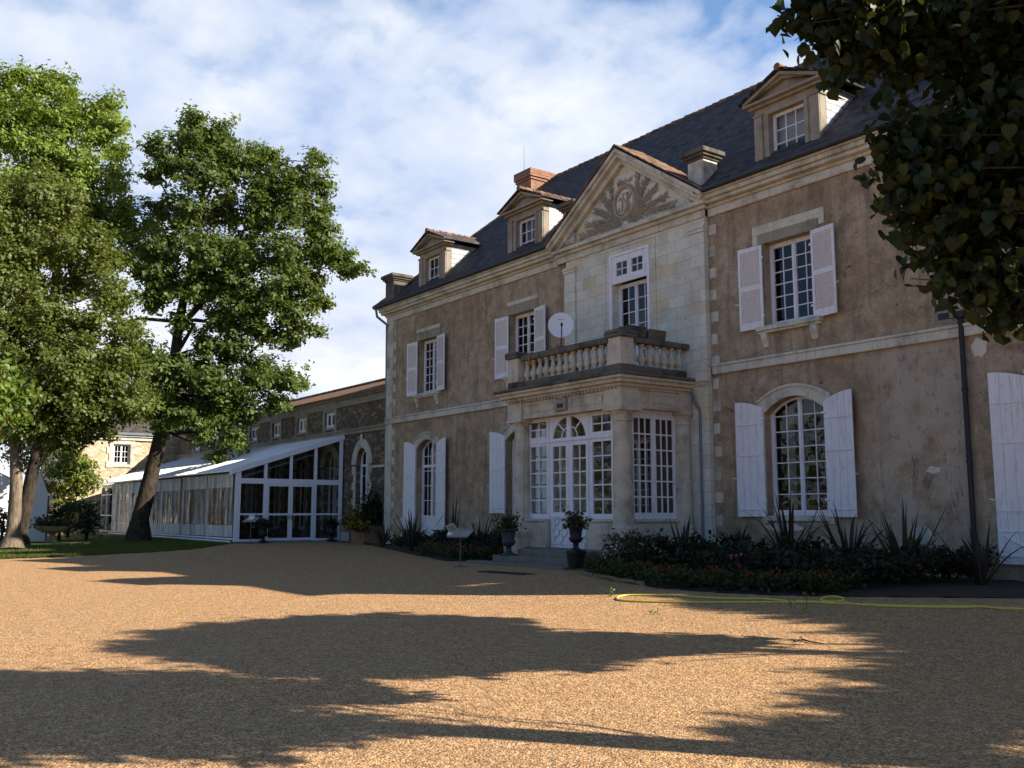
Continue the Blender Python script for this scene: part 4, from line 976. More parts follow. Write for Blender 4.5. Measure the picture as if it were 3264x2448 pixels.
for a, b, c, sp, rise in arched:
    cx = (a + b) / 2; n = 16; pts = [(cx + math.cos(t) * .0, 0) for t in (0,)]
    inn = arc_top((a, b, c, sp, rise)); out = lambda s: sp + (rise + .40) * max(0, 1 - abs((s - cx) / 1.0) ** 2.1) ** .6
    s_ = [cx - .98 + 1.96 * i / n for i in range(n + 1)]
    for p, q in zip(s_, s_[1:]):
        lo = lambda s: inn(s) if a < s < b else sp
        m.hexa([(p, WY - .06, lo(p)), (q, WY - .06, lo(q)), (q, WY - .002, lo(q)), (p, WY - .002, lo(p)), (p, WY - .06, out(p) + .01), (q, WY - .06, out(q) + .01), (q, WY - .002, out(q) + .01), (p, WY - .002, out(p) + .01)])
    for k in range(8):
        e = .34 if k % 2 else .2; zq = .6 + k * .36
        m.box(a - e, a - .001, WY - .05, WY - .002, zq, zq + .35); m.box(b + .001, b + e, WY - .05, WY - .002, zq, zq + .35)
    m.prism([(-.12, sp + rise + .3), (.12, sp + rise + .3), (.09, sp + rise + .62), (-.09, sp + rise + .62)], lambda p, q, t: (cx + p, t, q), WY - .09, WY - .062)
for zq in (.2, .75, 1.3, 2.0, 2.6, 3.3, 3.9): m.box(WX1 - .35 + .1 * (zq % 1 > .5), WX1, WY - .03, WY - .002, zq, zq + .4)
m.box(-37.9, WX1, WY - .08, WY - .002, 3.35, 3.45)
m.build('stone_dressing', 'limestone', wing, bevel=.01)
for q in arched: glazing(wing, WF, q, .22, 2, 1, 3, name='arched_window', outer=.07, fw=.07, transom=3.5)
m = MB(); m.hexa([(WX0, WY - .28, 6.70), (WX1, WY - .28, 6.70), (WX1, 25, 8.45), (WX0, 25, 8.45), (WX0, WY - .28, 6.80), (WX1, WY - .28, 6.80), (WX1, 25, 8.6), (WX0, 25, 8.6)])
m.poly((WX0, 30.2, 6.7), (WX1, 30.2, 6.7), (WX1, 25, 8.6), (WX0, 25, 8.6))
wr = m.build('roof', 'old_tile', wing)
m = MB(); xx = WX0
while xx < WX1 - .3: m.tube([(xx, 25, 8.62), (xx + .42, 25, 8.60)], [.13, .11], 8); xx += .38
m.build('ridge_tiles', 'terracotta', wr)

# ------------------------------------------------------------------ sunlit annex closing the court
AX = -66.3
annex = thing('stone_annex', 'sunlit ochre stone annex with slate roof at the far end of the court', 'building', (AX, 12, 0))
AF = lambda s, z, d: (AX - d, s, z); aw = [(15.72, 16.78, 4.55, 5.85, 0), (15.6, 16.9, .6, 2.9, 0)]
m = MB(); wall(m, AF, 13.0, WY + 2, 3.6, 6.3, aw[:1], .3); wall(m, AF, 13.0, WY + 2, -.3, 3.6, aw[1:], .3); m.poly((AX, 13.0, -.3), (AX - 9, 13.0, -.3), (AX - 9, 13.0, 6.3), (AX, 13.0, 6.3)); m.build('wall', 'annex_stone', annex)
m = MB(); m.box(AX - 2.1, AX - 2, 13.0, WY + 2, -.3, 6.3); m.build('partition', 'dark_room', annex)
m = MB()
for a, b, c, e, _ in aw:
    for k in range(4):
        g = .42 if k % 2 == 0 else .26; z0 = c - .25 + k * (e - c + .5) / 4; z1 = z0 + (e - c + .5) / 4 - .01
        m.box(AX + .002, AX + .05, a - g, a - .001, z0, z1); m.box(AX + .002, AX + .05, b + .001, b + g, z0, z1)
    m.box(AX + .002, AX + .05, a, b, e, e + .28); m.box(AX + .002, AX + .06, a, b, c - .2, c)
m.box(AX + .002, AX + .12, 12.9, WY + 2, 6.12, 6.34); m.box(AX + .002, AX + .22, 12.8, WY + 2, 6.34, 6.46)
m.build('stone_dressing', 'limestone', annex, bevel=.01)
m = MB(); m.box(AX + .1, AX + .32, 12.7, WY + 2, 6.47, 6.62); m.build('gutter', 'zinc', annex)
for q in aw: glazing(annex, AF, q, .14, 2, 2, 3, outer=.06)
m = MB(); m.poly((AX + .25, 12.7, 6.55), (AX + .25, WY + 6, 6.55), (AX - 4.5, WY + 6, 10.2), (AX - 4.5, 12.7, 10.2)); m.poly((AX - 9.2, 12.7, 6.55), (AX - 9.2, WY + 6, 6.55), (AX - 4.5, WY + 6, 10.2), (AX - 4.5, 12.7, 10.2)); m.poly((AX + .25, 12.7, 6.55), (AX - 4.5, 12.7, 10.2), (AX - 9.2, 12.7, 6.55))
m.build('roof', 'slate_side', annex)

# ------------------------------------------------------------------ white veranda (glazed end, plastic curtains)
VX, VY0, VY1, VXL, VZ = -40.72, 14.73, 19.76, -64.8, .16
ver = thing('glazed_veranda', 'white framed lean-to veranda with glazed end wall and clear plastic side curtains', 'veranda', (VX, VY0, .1))
m = MB(); EVF = lambda s, z, d: (VX - d, s, z)
def rz(y): return 3.22 + (4.86 - 3.22) * (y - VY0) / (VY1 - VY0)
mul = [(14.73, 14.97), (16.01, 16.14), (17.19, 17.31), (18.36, 18.49), (19.6, 19.76)]
for a, b in mul: m.hexa([EVF(a, VZ, 0), EVF(b, VZ, 0), EVF(b, VZ, .12), EVF(a, VZ, .12), EVF(a, rz(a) - .13, 0), EVF(b, rz(b) - .13, 0), EVF(b, rz(b) - .13, .12), EVF(a, rz(a) - .13, .12)])
for (a, b), (c, e) in zip(mul, mul[1:]):
    m.fbox(EVF, b, c, 2.65, 2.88, .005, .11)
    if b < 16 or b > 18.4: m.fbox(EVF, b, c, 1.29, 1.37, .01, .1); m.fbox(EVF, b, c, VZ, VZ + .1, .01, .1)
m.hexa([EVF(VY0 - .25, rz(VY0 - .25) - .12, -.04), EVF(VY1 + .05, rz(VY1 + .05) - .12, -.04), EVF(VY1 + .05, rz(VY1 + .05) - .12, .14), EVF(VY0 - .25, rz(VY0 - .25) - .12, .14), EVF(VY0 - .25, rz(VY0 - .25) + .12, -.04), EVF(VY1 + .05, rz(VY1 + .05) + .12, -.04), EVF(VY1 + .05, rz(VY1 + .05) + .12, .14), EVF(VY0 - .25, rz(VY0 - .25) + .12, .14)])
# front posts, head and bottom tubes
posts = [-44.6, -48.2, -51.7, -54.2, -57.7, -61.5, VXL]
for px in posts: m.box(px - .05, px + .05, VY0 + .12, VY0 + .22, .1, 3.1)
m.box(VXL, VX - .13, VY0 + .1, VY0 + .24, 3.0, 3.12)
for dy, zq in ((-.02, .30), (-.12, .19)): m.tube([(-61.6, VY0 + dy, zq), (VX - .16, VY0 + dy, zq - .03)], .045, 8)
for px in (-60.6, -61.45): m.box(px - .04, px + .04, VY0 - .02, VY0 + .06, .2, 2.95)
for zq in (2.9, 2.45, 1.2, .25): m.box(-64.5, -61.6, VY0 - .02, VY0 + .05, zq, zq + .07)
for px in (-64.4, -63.0): m.box(px - .04, px + .04, VY0 - .02, VY0 + .06, .2, 2.95)
m.build('frame', 'white_metal', ver, bevel=.006)
m = MB(); m.hexa([(VXL, VY0 - .28, rz(VY0 - .28) + .02), (VX - .145, VY0 - .28, rz(VY0 - .28) + .02), (VX - .145, VY1 + .05, rz(VY1 + .05) + .02), (VXL, VY1 + .05, rz(VY1 + .05) + .02)] + [(a, b, c + .06) for a, b, c in ((VXL, VY0 - .28, rz(VY0 - .28) + .02), (VX - .145, VY0 - .28, rz(VY0 - .28) + .02), (VX - .145, VY1 + .05, rz(VY1 + .05) + .02), (VXL, VY1 + .05, rz(VY1 + .05) + .02))])
for k in range(58):
    xr = VX - .3 - k * .415
    m.bar((xr, VY0 - .28, rz(VY0 - .28) + .09), (xr, VY1 + .04, rz(VY1 + .04) + .095), .06, .05)
m.build('roof', 'roof_sheet', ver)
m = MB(); m.hexa([(VXL, VY0 + .3, 2.9), (VX - .2, VY0 + .3, 2.9), (VX - .2, VY0 + 3.6, 4.0), (VXL, VY0 + 3.6, 4.0)] + [(a, b, c + .02) for a, b, c in ((VXL, VY0 + .3, 2.9), (VX - .2, VY0 + .3, 2.9), (VX - .2, VY0 + 3.6, 4.0), (VXL, VY0 + 3.6, 4.0))]); m.build('ceiling_blind', 'curtain', ver)
m = MB(); m.poly(EVF(14.97, VZ + .02, .06), EVF(16.01, VZ + .02, .06), EVF(16.01, rz(16.01) - .12, .06), EVF(14.97, rz(14.97) - .12, .06)); m.poly(EVF(18.49, VZ + .02, .06), EVF(19.6, VZ + .02, .06), EVF(19.6, rz(19.6) - .12, .06), EVF(18.49, rz(18.49) - .12, .06)); m.poly(EVF(16.14, 2.8, .06), EVF(18.36, 2.8, .06), EVF(18.36, rz(18.36) - .12, .06), EVF(16.14, rz(16.14) - .12, .06)); m.build('pane', 'glass', ver)
for a, b in ((16.15, 17.24), (17.26, 18.35)):
    m = MB()
    for q in ((a, a + .09, VZ + .02, 2.645), (b - .09, b, VZ + .02, 2.645), (a + .09, b - .09, 2.55, 2.645), (a + .09, b - .09, 1.28, 1.37), (a + .09, b - .09, VZ + .02, VZ + .14)): m.fbox(EVF, *q, -.02, .06)
    for zq in (.4, 1.45, 2.4): m.fbox(EVF, (a - .03) if a < 17 else (b - .02), (a + .02) if a < 17 else (b + .03), zq, zq + .09, -.05, -.02)
    dd = m.build('door', 'white_metal', ver, bevel=.005)
    g = MB(); g.poly(EVF(a + .08, VZ + .1, .02), EVF(b - .08, VZ + .1, .02), EVF(b - .08, 2.6, .02), EVF(a + .08, 2.6, .02)); attach(g.build('pane', 'glass'), dd)
    h = MB(); e = b - .05 if a < 17 else a + .05; h.fbox(EVF, e - .02, e + .02, 1.1, 1.3, -.05, -.021); h.fbox(EVF, e - .12 if a < 17 else e, e if a < 17 else e + .12, 1.18, 1.205, -.08, -.05); attach(h.build('handle', 'steel_grey'), dd)
# curtain panels: canvas header and skirt, clear middle
edges = [VX - .14] + posts[:-1]
for a, b in zip(edges, edges[1:]):
    n = 40; ph = random.uniform(0, 6); m = MB()
    def cy(i, zf):
        t = i / n; e = math.exp(-((t * (1 - t)) ** .5) * 7)
        return VY0 + .05 + .05 * math.sin(t * 41 + ph) * (.4 + zf) * .6 + .06 * math.sin(t * 15 + ph * 2) * zf - .05 * e
    for (za, zb, mi) in ((.35, .85, 0), (.85, 2.5, 1), (2.5, 3.08, 0)):
        m.mi = mi; nz = 6 if mi else 3
        for i in range(n):
            sag = .05 * abs(math.sin((i / n) * 9 + ph)) if zb > 3 else 0
            for j in range(nz):
                z0, z1 = za + (zb - za) * j / nz, za + (zb - za) * (j + 1) / nz
                side = i < 3 or i > n - 4
                m.mi = 0 if side else mi
                m.poly((a + (b - a) * i / n, cy(i, z0 / 3.1), z0), (a + (b - a) * (i + 1) / n, cy(i + 1, z0 / 3.1), z0), (a + (b - a) * (i + 1) / n, cy(i + 1, z1 / 3.1), z1), (a + (b - a) * i / n, cy(i, z1 / 3.1), z1))
    m.build('curtain', ['grey_canvas', 'clear_plastic'], ver, smooth=True)
m = MB(); m.box(VXL, VX + .05, VY0 + .05, WY - .01, -.1, .12); m.box(VX - 1.2, VX + .75, VY0 + .6, WY - .01, -.1, .15); m.build('floor', 'concrete', ver, bevel=.01)
m = MB(); m.box(VX - .35, VX - .13, VY0 - .05, VY0 + .3, -.05, .17); m.build('plinth_block', 'brick', ver)
# ------------------------------------------------------------------ pots, urns, small furniture
urnprof = [(.0, 0), (.19, 0), (.19, .05), (.13, .07), (.09, .12), (.07, .17), (.09, .19), (.09, .21), (.07, .23), (.16, .28), (.20, .34), (.205, .38), (.17, .42), (.165, .44), (.19, .62), (.225, .68), (.285, .70), (.285, .725), (.22, .72), (.20, .66), (.0, .64)]
def make_urn(name, label, loc, mat, sc=1.0, group=None):
    t = thing(name, label, 'urn', loc, group)
    m = MB(); m.lathe([(r_ * sc, z_ * sc) for r_, z_ in urnprof[6:]], (0, 0, 0), 24); m.build('bowl', mat, t, smooth=True, world=False)
    m = MB(); m.lathe([(r_ * sc, z_ * sc) for r_, z_ in urnprof[:7]], (0, 0, 0), 24); m.box(-.2 * sc, .2 * sc, -.2 * sc, .2 * sc, -.0, .03 * sc); m.build('foot', mat, t, smooth=True, world=False)
    return t
def bouquet(name, label, cat, loc, rad, h, leaf, petals, nl=420, npet=60, lsz=.09, psz=.05, group=None, per_flower=7):
    t = thing(name, label, cat, loc, group)
    p = rng.normal(size=(nl, 3)) * np.array([rad * .5, rad * .5, h * .35]) + np.array([0, 0, h * .4]); p[:, 2] = np.abs(p[:, 2])
    scatter('foliage', leaf, p, lsz, t, up=.5, aspect=.8, world=False)
    m = MB()
    for i in range(7):
        a = i * .9; m.tube([(0, 0, -.05), (math.cos(a) * rad * .3, math.sin(a) * rad * .3, h * .3), (math.cos(a) * rad * .5, math.sin(a) * rad * .5, h * .55)], .006, 4)
    m.build('stem', 'leaf_bed', t, world=False)
    for mt, k in petals:
        c = rng.normal(size=(k, 3)) * np.array([rad * .5, rad * .5, h * .25]) + np.array([0, 0, h * .65])
        q = np.repeat(c, per_flower, axis=0) + rng.normal(size=(k * per_flower, 3)) * psz * .55
        scatter('flower', mt, q, psz, t, aspect=.9, world=False)
    return t
def GP(u, v, dz=0.0): p = on_ground(u, v); return (p.x, p.y, p.z + dz)
G1 = 'cast iron urns around the court'
uA = make_urn('iron_urn', 'blue-grey iron urn on the lower porch step, left of the glazed doors', (-22.2, 15.9, .22), 'blue_iron', 1.0, G1)
bouquet('geranium', 'coral flowered plant in the blue-grey urn left of the doors', 'flowers', (-22.2, 15.9, .88), .30, .42, 'leaf_fresh', [('petal_coral', 9), ('petal_red', 4)])
pB = (-18.62, 15.38)
m = MB(); m.lathe([(.0, 0), (.19, 0), (.235, .34), (.255, .345), (.255, .39), (.0, .39)], (pB[0], pB[1], .056), 24)
tag(m.build('plant_pot', 'black_plastic', smooth=True), 'upturned black pot that lifts the urn before the porch doors', 'pot')
uB = make_urn('iron_urn', 'dark iron urn raised on a black pot before the porch doors', (pB[0], pB[1], .447), 'iron', .86, G1)
bouquet('geranium', 'red and white flowered plant in the urn raised on the black pot', 'flowers', (pB[0], pB[1], 1.0), .27, .38, 'leaf_fresh', [('petal_red', 4), ('petal_white', 6), ('petal_dusky', 4)])
p3 = (-40.0, 15.75); p4 = (-39.95, 18.9)
uC = make_urn('iron_urn', 'dark iron urn before the veranda, beside the outer menu stand', (p3[0], p3[1], ground_z(*p3) + .03), 'iron', 1.0, G1)
bouquet('potted_plant', 'dark leafy plant in the urn beside the outer menu stand', 'plant', (p3[0], p3[1], .78), .30, .30, 'leaf_bed', [('petal_dusky', 4)])
uD = make_urn('iron_urn', 'dark iron urn before the veranda, next to the brick planter', (p4[0], p4[1], .16), 'iron', 1.0, G1)
bouquet('potted_plant', 'dark leafy plant in the urn next to the brick planter', 'plant', (p4[0], p4[1], .82), .30, .28, 'leaf_bed', [('petal_dusky', 4)])

def menu_stand(label, loc, rz, hgt, paper=True):
    t = thing('menu_stand', label, 'stand', loc, 'menu stands', rz)
    m = MB(); m.lathe([(0, 0), (.20, 0), (.20, .012), (.05, .03), (.03, .06), (0, .06)], (0, 0, 0), 20); m.build('base', 'steel_grey', t, world=False)
    m = MB(); m.tube([(0, 0, .03), (0, 0, hgt)], .016, 8); m.build('post', 'steel_grey', t, world=False)
    m = MB(); tl = R(24); f = lambda a, b, c: (a, b * math.cos(tl) - c * math.sin(tl), hgt + b * math.sin(tl) + c * math.cos(tl))
    m.hexa([f(a, b, c) for c in (0, .02) for a, b in ((-.30, -.21), (.30, -.21), (.30, .21), (-.30, .21))]); m.hexa([f(a, b, c) for c in (.021, .05) for a, b in ((-.30, -.21), (.30, -.21), (.30, -.19), (-.30, -.19))])
    m.hexa([f(a, b, c) for c in (.0205, .06) for a, b in ((-.30, .19), (.30, .19), (.30, .21), (-.30, .21))]); m.build('board', 'lectern_grey', t, world=False)
    return t, f
LP = on_ground(1467, 1806)
st, bf = menu_stand('grey metal menu stand with sloping board on the gravel by the left bed', (LP.x, LP.y, LP.z), R(30), .86)
rot = Matrix.Rotation(R(30), 4, 'Z')
def onb(a, b, c): q = rot @ Vector(bf(a, b, c)); return (q.x + LP.x, q.y + LP.y, q.z + LP.z)
pf_ = thing('menu_display', 'cream picture frame with a dark panel propped up on the menu stand board', 'frame', onb(-.2, 0, .03))
m = MB(); ua = Vector((.80, .42, .30)).normalized(); ub = Vector((.18, -.62, .80)); ub = (ub - ua * ub.dot(ua)).normalized(); un = ua.cross(ub); o0 = Vector(onb(-.28, -.02, .03))
F2 = lambda a, b, c: tuple(o0 + ua * a + ub * b + un * c)
for q in ((0, .26, 0, .035), (0, .26, .225, .265), (0, .035, .035, .225), (.225, .26, .035, .225)): m.hexa([F2(a, b, c) for c in (0, .02) for a, b in ((q[0], q[2]), (q[1], q[2]), (q[1], q[3]), (q[0], q[3]))])
m.build('frame', 'frame_cream', pf_); m = MB(); m.hexa([F2(a, b, c) for c in (.004, .008) for a, b in ((.035, .035), (.225, .035), (.225, .225), (.035, .225))]); m.build('panel', 'lectern_grey', pf_)
m = MB()
pts = [(-.30, -.10), (-.30, .06), (-.20, .06), (-.17, -.06), (-.20, -.17), (-.27, -.18)]
q0 = [onb(a - .02 * k, b, .035) for k, (a, b) in enumerate(pts)]; n = 6
grid = [[Vector(onb(-.33 + .14 * i / n, -.16 + .3 * j / n, .04 + .05 * math.sin(i * .9) * (j / n) + .10 * (1 - i / n) ** 2 * (j / n))) for j in range(n + 1)] for i in range(n + 1)]
m.v = [tuple(p) for r_ in grid for p in r_]
for i in range(n):
    for j in range(n): m.f.append([i * (n + 1) + j, (i + 1) * (n + 1) + j, (i + 1) * (n + 1) + j + 1, i * (n + 1) + j + 1]); m.m.append(0)
o = m.build('menu_sheet', 'paper', smooth=True); sm = o.modifiers.new('s', 'SOLIDIFY'); sm.thickness = .002
tag(o, 'curled white sheet hanging off the left edge of the menu stand', 'sheet')
p2 = (-40.15, 15.25); z2 = ground_z(*p2)
menu_stand('small menu stand before the white veranda, left of the veranda doors', (p2[0], p2[1], z2 + .01), R(35), .98)
m = MB(); m.box(-.14, .14, -.1, .1, 0, .02); m.box(-.14, .14, .08, .1, .02, .14); o = m.build('menu_holder', 'white_metal'); o.location = (p2[0], p2[1], z2 + 1.04); o.rotation_euler = (R(24), 0, R(35))
tag(o, 'small white menu holder on the stand before the veranda', 'holder')

# basin on the lawn, chair, planter, grate, stick, hose
bp_ = on_ground(165, 1729); bs = thing('stone_basin', 'wide pale stone basin with scalloped rim standing on the lawn', 'basin', (bp_.x, bp_.y, bp_.z))
m = MB(); m.lathe([(.0, 0), (.30, 0), (.30, .06), (.22, .2), (.15, .34), (.14, .42), (.2, .46), (0, .46)], (0, 0, 0), 24); m.build('pedestal', 'grey_stone', bs, smooth=True, world=False)
m = MB(); n = 40
for r_, z_ in ((.18, .455), (.5, .52), (.76, .66), (.86, .80), (.88, .83), (.78, .80), (.66, .70), (.0, .66)):
    for k in range(n): a = 2 * math.pi * k / n; g = 1 + (.05 * math.cos(a * 10) if z_ > .6 else 0); m.v.append((r_ * g * math.cos(a), r_ * g * math.sin(a), z_))
for i in range(7):
    for k in range(n): m.f.append([i * n + k, i * n + (k + 1) % n, (i + 1) * n + (k + 1) % n, (i + 1) * n + k]); m.m.append(0)
m.build('bowl', 'grey_stone', bs, smooth=True, world=False)
bouquet('geranium', 'red flowers and leafy plant filling the stone basin on the lawn', 'flowers', (bp_.x, bp_.y, bp_.z + .72), .85, .5, 'leaf_fresh', [('petal_red', 60)], nl=900, lsz=.14, psz=.09)
cp_ = on_ground(84, 1707); ch = thing('plastic_chair', 'pale plastic chair standing behind the thick tree trunks', 'chair', (cp_.x, cp_.y, cp_.z), rz=R(60))
m = MB(); m.prism([(-.24, 0), (.24, 0), (.22, .05), (-.22, .05)], lambda a, b, t: (a, t, .42 + b * .5), -.22, .24); m.build('seat', 'chair_plastic', ch, world=False)
m = MB(); k = 10; xs = [-.26 + .52 * i / k for i in range(k + 1)]
for a, b in zip(xs, xs[1:]):
    ca, cb = .06 * (a / .26) ** 2, .06 * (b / .26) ** 2; ta, tb = .86 - .10 * (a / .26) ** 2, .86 - .10 * (b / .26) ** 2
    m.hexa([(a, .22 - ca, .44), (b, .22 - cb, .44), (b, .25 - cb, .44), (a, .25 - ca, .44), (a, .32 - ca, ta), (b, .32 - cb, tb), (b, .345 - cb, tb), (a, .345 - ca, ta)])
m.build('backrest', 'chair_plastic', ch, world=False)
for a, b in ((-.2, -.2), (.2, -.2), (-.2, .2), (.2, .2)):
    m = MB(); m.tube([(a, b, .42), (a * 1.15, b * 1.2, 0)], [.025, .018], 8); m.build('leg', 'chair_plastic', ch, world=False)
pl = thing('brick_planter', 'low red brick planter against the stone wing', 'planter', (-38.2, 19.3, .12))
m = MB(); BX = (-39.25, -36.9); Y0_, Y1_ = 18.95, 19.78
m.mi = 0; m.box(BX[0], BX[1], Y0_, Y0_ + .12, .05, .86); m.mi = 1; m.box(BX[1] - .12, BX[1], Y0_ + .121, Y1_, .05, .86); m.box(BX[0], BX[0] + .12, Y0_ + .121, Y1_, .05, .86); m.build('brick_side', ['brick', 'brick_side'], pl)
m = MB(); m.box(BX[0] + .12, BX[1] - .12, Y0_ + .12, Y1_, .1, .78); m.build('earth', 'soil', pl)
m = MB(); m.box(-39.05, -38.15, Y0_ - .06, Y0_ - .03, .14, .62); m.mi = 1; m.box(-39.0, -38.2, Y0_ - .065, Y0_ - .06, .19, .57); tag(m.build('cover_plate', ['steel_grey', 'plate_grey'], bevel=.01), 'grey framed plate leaning on the brick planter front', 'plate')
bouquet('marigolds', 'yellow marigold clump at the veranda end of the brick planter', 'flowers', (-38.6, 19.3, .84), .55, .55, 'leaf_fresh', [('petal_yellow', 90)], nl=500, psz=.075, per_flower=6)
bouquet('marigolds', 'lower yellow marigold clump at the house end of the brick planter', 'flowers', (-37.0, 18.75, .62), .6, .42, 'leaf_fresh', [('petal_yellow', 75)], nl=500, psz=.07, per_flower=6)
bouquet('dark_shrub', 'dark bushy shrub behind the yellow marigolds near the house corner', 'shrub', (-37.3, 19.5, .8), .5, 1.25, 'leaf_dark', [('petal_dusky', 3)], nl=1600, lsz=.14)
m = MB(); a, b = on_ground(1540, 1822), on_ground(1690, 1832)
dv = (b - a); L = dv.length; dv.normalize(); sd = Vector((-dv.y, dv.x, 0))
for k in range(22): q = a + dv * (L * k / 22); m.bar(q + sd * .15 + Vector((0, 0, .012)), q - sd * .15 + Vector((0, 0, .012)), .035, .016)
m.bar(a + sd * .16 + Vector((0, 0, .01)), b + sd * .16 + Vector((0, 0, .01)), .025, .022); m.bar(a - sd * .16 + Vector((0, 0, .01)), b - sd * .16 + Vector((0, 0, .01)), .025, .022)
tag(m.build('foot_grate', 'iron'), 'long dark iron grate set in the gravel before the porch steps', 'grate')
m = MB(); tp = [on_ground(u, v) + Vector((0, 0, .02)) for u, v in ((2530, 2048), (2560, 2044), (2590, 2052), (2627, 2058))]; m.tube(tp, [.012, .012, .01, .006], 6); m.tube([tp[1], tp[1] + Vector((-.12, .10, .02))], .006, 5)
tag(m.build('fallen_twig', 'dark_bark'), 'short dark twig lying on the sunlit gravel', 'twig')
HP = [(2300, 645), (2212, 640), (2080, 635), (1950, 627), (1700, 626), (1500, 620), (1300, 614), (1150, 606), (980, 604), (620, 605), (380, 604), (200, 599), (122, 593), (108, 584), (120, 574), (160, 568), (250, 567), (420, 570), (530, 579), (700, 586), (850, 587), (960, 596), (1100, 603), (1240, 607), (1277, 600), (1268, 590), (1215, 584), (1170, 590), (1168, 598), (1200, 603), (1270, 605), (1340, 615), (1500, 626), (1700, 630), (1900, 632), (2000, 628), (2080, 637), (2212, 642), (2300, 646)]
hp = [on_ground(1900 + a * .6167, 1550 + b * .6167) for a, b in HP]
cv = []
for i in range(len(hp) - 1):   # smooth path
    p0, p1, p2_, p3_ = hp[max(i - 1, 0)], hp[i], hp[i + 1], hp[min(i + 2, len(hp) - 1)]
    for k in range(6):
        t = k / 6; cv.append(.5 * ((2 * p1) + (p2_ - p0) * t + (2 * p0 - 5 * p1 + 4 * p2_ - p3_) * t * t + (3 * p1 - p0 - 3 * p2_ + p3_) * t ** 3))
cv = [Vector((p.x, p.y, ground_z(p.x, p.y) + .018 + (.03 if 130 < i < 175 else 0) * math.sin((i - 130) / 45 * 3.14))) for i, p in enumerate(cv)]
m = MB(); m.tube(cv, .017, 8); tag(m.build('garden_hose', 'hose_yellow', smooth=True), 'yellow garden hose looped on the gravel along the flower bed', 'hose')

# ------------------------------------------------------------------ flower beds
def interp(pts, x):
    pts = sorted(pts)
    for (x0, y0), (x1, y1) in zip(pts, pts[1:]):
        if x <= x1: return y0 + (y1 - y0) * max(0, (x - x0)) / (x1 - x0)
    return pts[-1][1]
edgeR = [tuple(on_ground(u, v).xy) for u, v in ((1860, 1834), (1950, 1852), (2100, 1876), (2250, 1888), (2450, 1898), (2700, 1903), (3000, 1906), (3264, 1908))]
edgeR = [(-18.2, edgeR[0][1] + .9)] + edgeR + [(-4.0, 18.6)]
edgeL = [tuple(on_ground(u, v).xy) for u, v in ((1180, 1738), (1260, 1756), (1330, 1771), (1420, 1789), (1500, 1799))] + [(-22.95, 15.8)]
fR, fL = (lambda x: interp(edgeR, x)), (lambda x: interp(edgeL, x))
def bed(xa, xb, f, back):
    m = MB(); xs = np.linspace(xa, xb, 60); nr = 8
    for a in xs:
        y0 = f(a)
        for j in range(nr): b = y0 + (back - y0) * j / (nr - 1); m.v.append((a, b, ground_z(a, b) + .01 + .07 * min(1, j / 2) + .02 * math.sin(a * 7 + b * 5)))
    for i in range(59):
        for j in range(nr - 1): m.f.append([i * nr + j, (i + 1) * nr + j, (i + 1) * nr + j + 1, i * nr + j + 1]); m.m.append(0)
    return structure(m.build('flower_bed', 'soil', smooth=True))
bed(-18.1, -5.6, fR, 19.15); bed(-36.6, -23.4, fL, 19.1)
def bedfill(name, label, cat, mat, xa, xb, f, d0, d1, back, n, hfun, size, petals=(), sub=10, spread=.07, up=.4, group=None):
    xs = rng.uniform(xa, xb, n); ys = np.array([f(a) for a in xs]) + rng.uniform(d0, d1, n); ok = ys < back; xs, ys = xs[ok], ys[ok]
    hh = np.array([hfun(a, b - f(a)) for a, b in zip(xs, ys)]) * rng.uniform(.35, 1.0, len(xs))
    c = np.stack([xs, ys, [ground_z(a, b) + .08 for a, b in zip(xs, ys)] + hh], 1)
    p = np.repeat(c, sub, axis=0) + rng.normal(size=(len(c) * sub, 3)) * spread
    p[:, 2] = np.maximum(p[:, 2], .02 + np.repeat(c[:, 2] - hh, sub) - .03)
    o = scatter(name, mat, p, size, up=up, aspect=.55); tag(o, label, cat); o['kind'] = 'stuff'
    for k, (pn, pl_, mt, cnt, frac, sz) in enumerate(petals):
        idx = rng.choice(len(c), min(cnt, len(c)), replace=False); q = c[idx].copy(); q[:, 2] += .05 + spread * rng.random(len(idx))
        q[:, 2] = np.where(rng.random(len(idx)) < frac, q[:, 2], q[:, 2])
        qq = np.repeat(q, 6, axis=0) + rng.normal(size=(len(q) * 6, 3)) * sz * .45
        oo = scatter(pn, mt, qq, sz, aspect=.9, up=.3); tag(oo, pl_, 'flowers'); oo['kind'] = 'stuff'
    return o
shrubR = lambda a, d_: (.44 + .2 * math.sin(a * 2.3) + .16 * math.sin(a * 5.1 + 1)) * min(1, .45 + d_ * .45)
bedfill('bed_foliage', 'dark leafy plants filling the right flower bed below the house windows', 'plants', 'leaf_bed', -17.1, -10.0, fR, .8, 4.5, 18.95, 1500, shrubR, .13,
        [('bed_flowers', 'dusky crimson flowers dotted through the right flower bed', 'petal_dusky', 120, 1, .06), ('pink_flowers', 'pink flowers high at the back of the right flower bed', 'petal_pink', 26, 1, .08)], sub=11)
bedfill('begonia_leaves', 'low green begonia foliage edging the right flower bed', 'plants', 'leaf_fresh', -17.6, -10.4, fR, .05, .85, 18, 800, lambda a, d_: .20, .09,
        [('begonia_flowers', 'bright red begonia flowers edging the right flower bed', 'petal_red', 70, 1, .075)], sub=7)
bedfill('white_flowers_foliage', 'fine foliage of the white flowered clump by the porch column', 'plants', 'leaf_bed', -17.4, -15.4, fR, .6, 2.0, 18, 240, lambda a, d_: .8, .08,
        [('white_flowers', 'tiny white flowers in the clump by the porch column', 'petal_white', 70, 1, .035), ('salvia_flowers', 'thin red salvia spikes by the porch column', 'petal_red', 22, 1, .05)], sub=8)
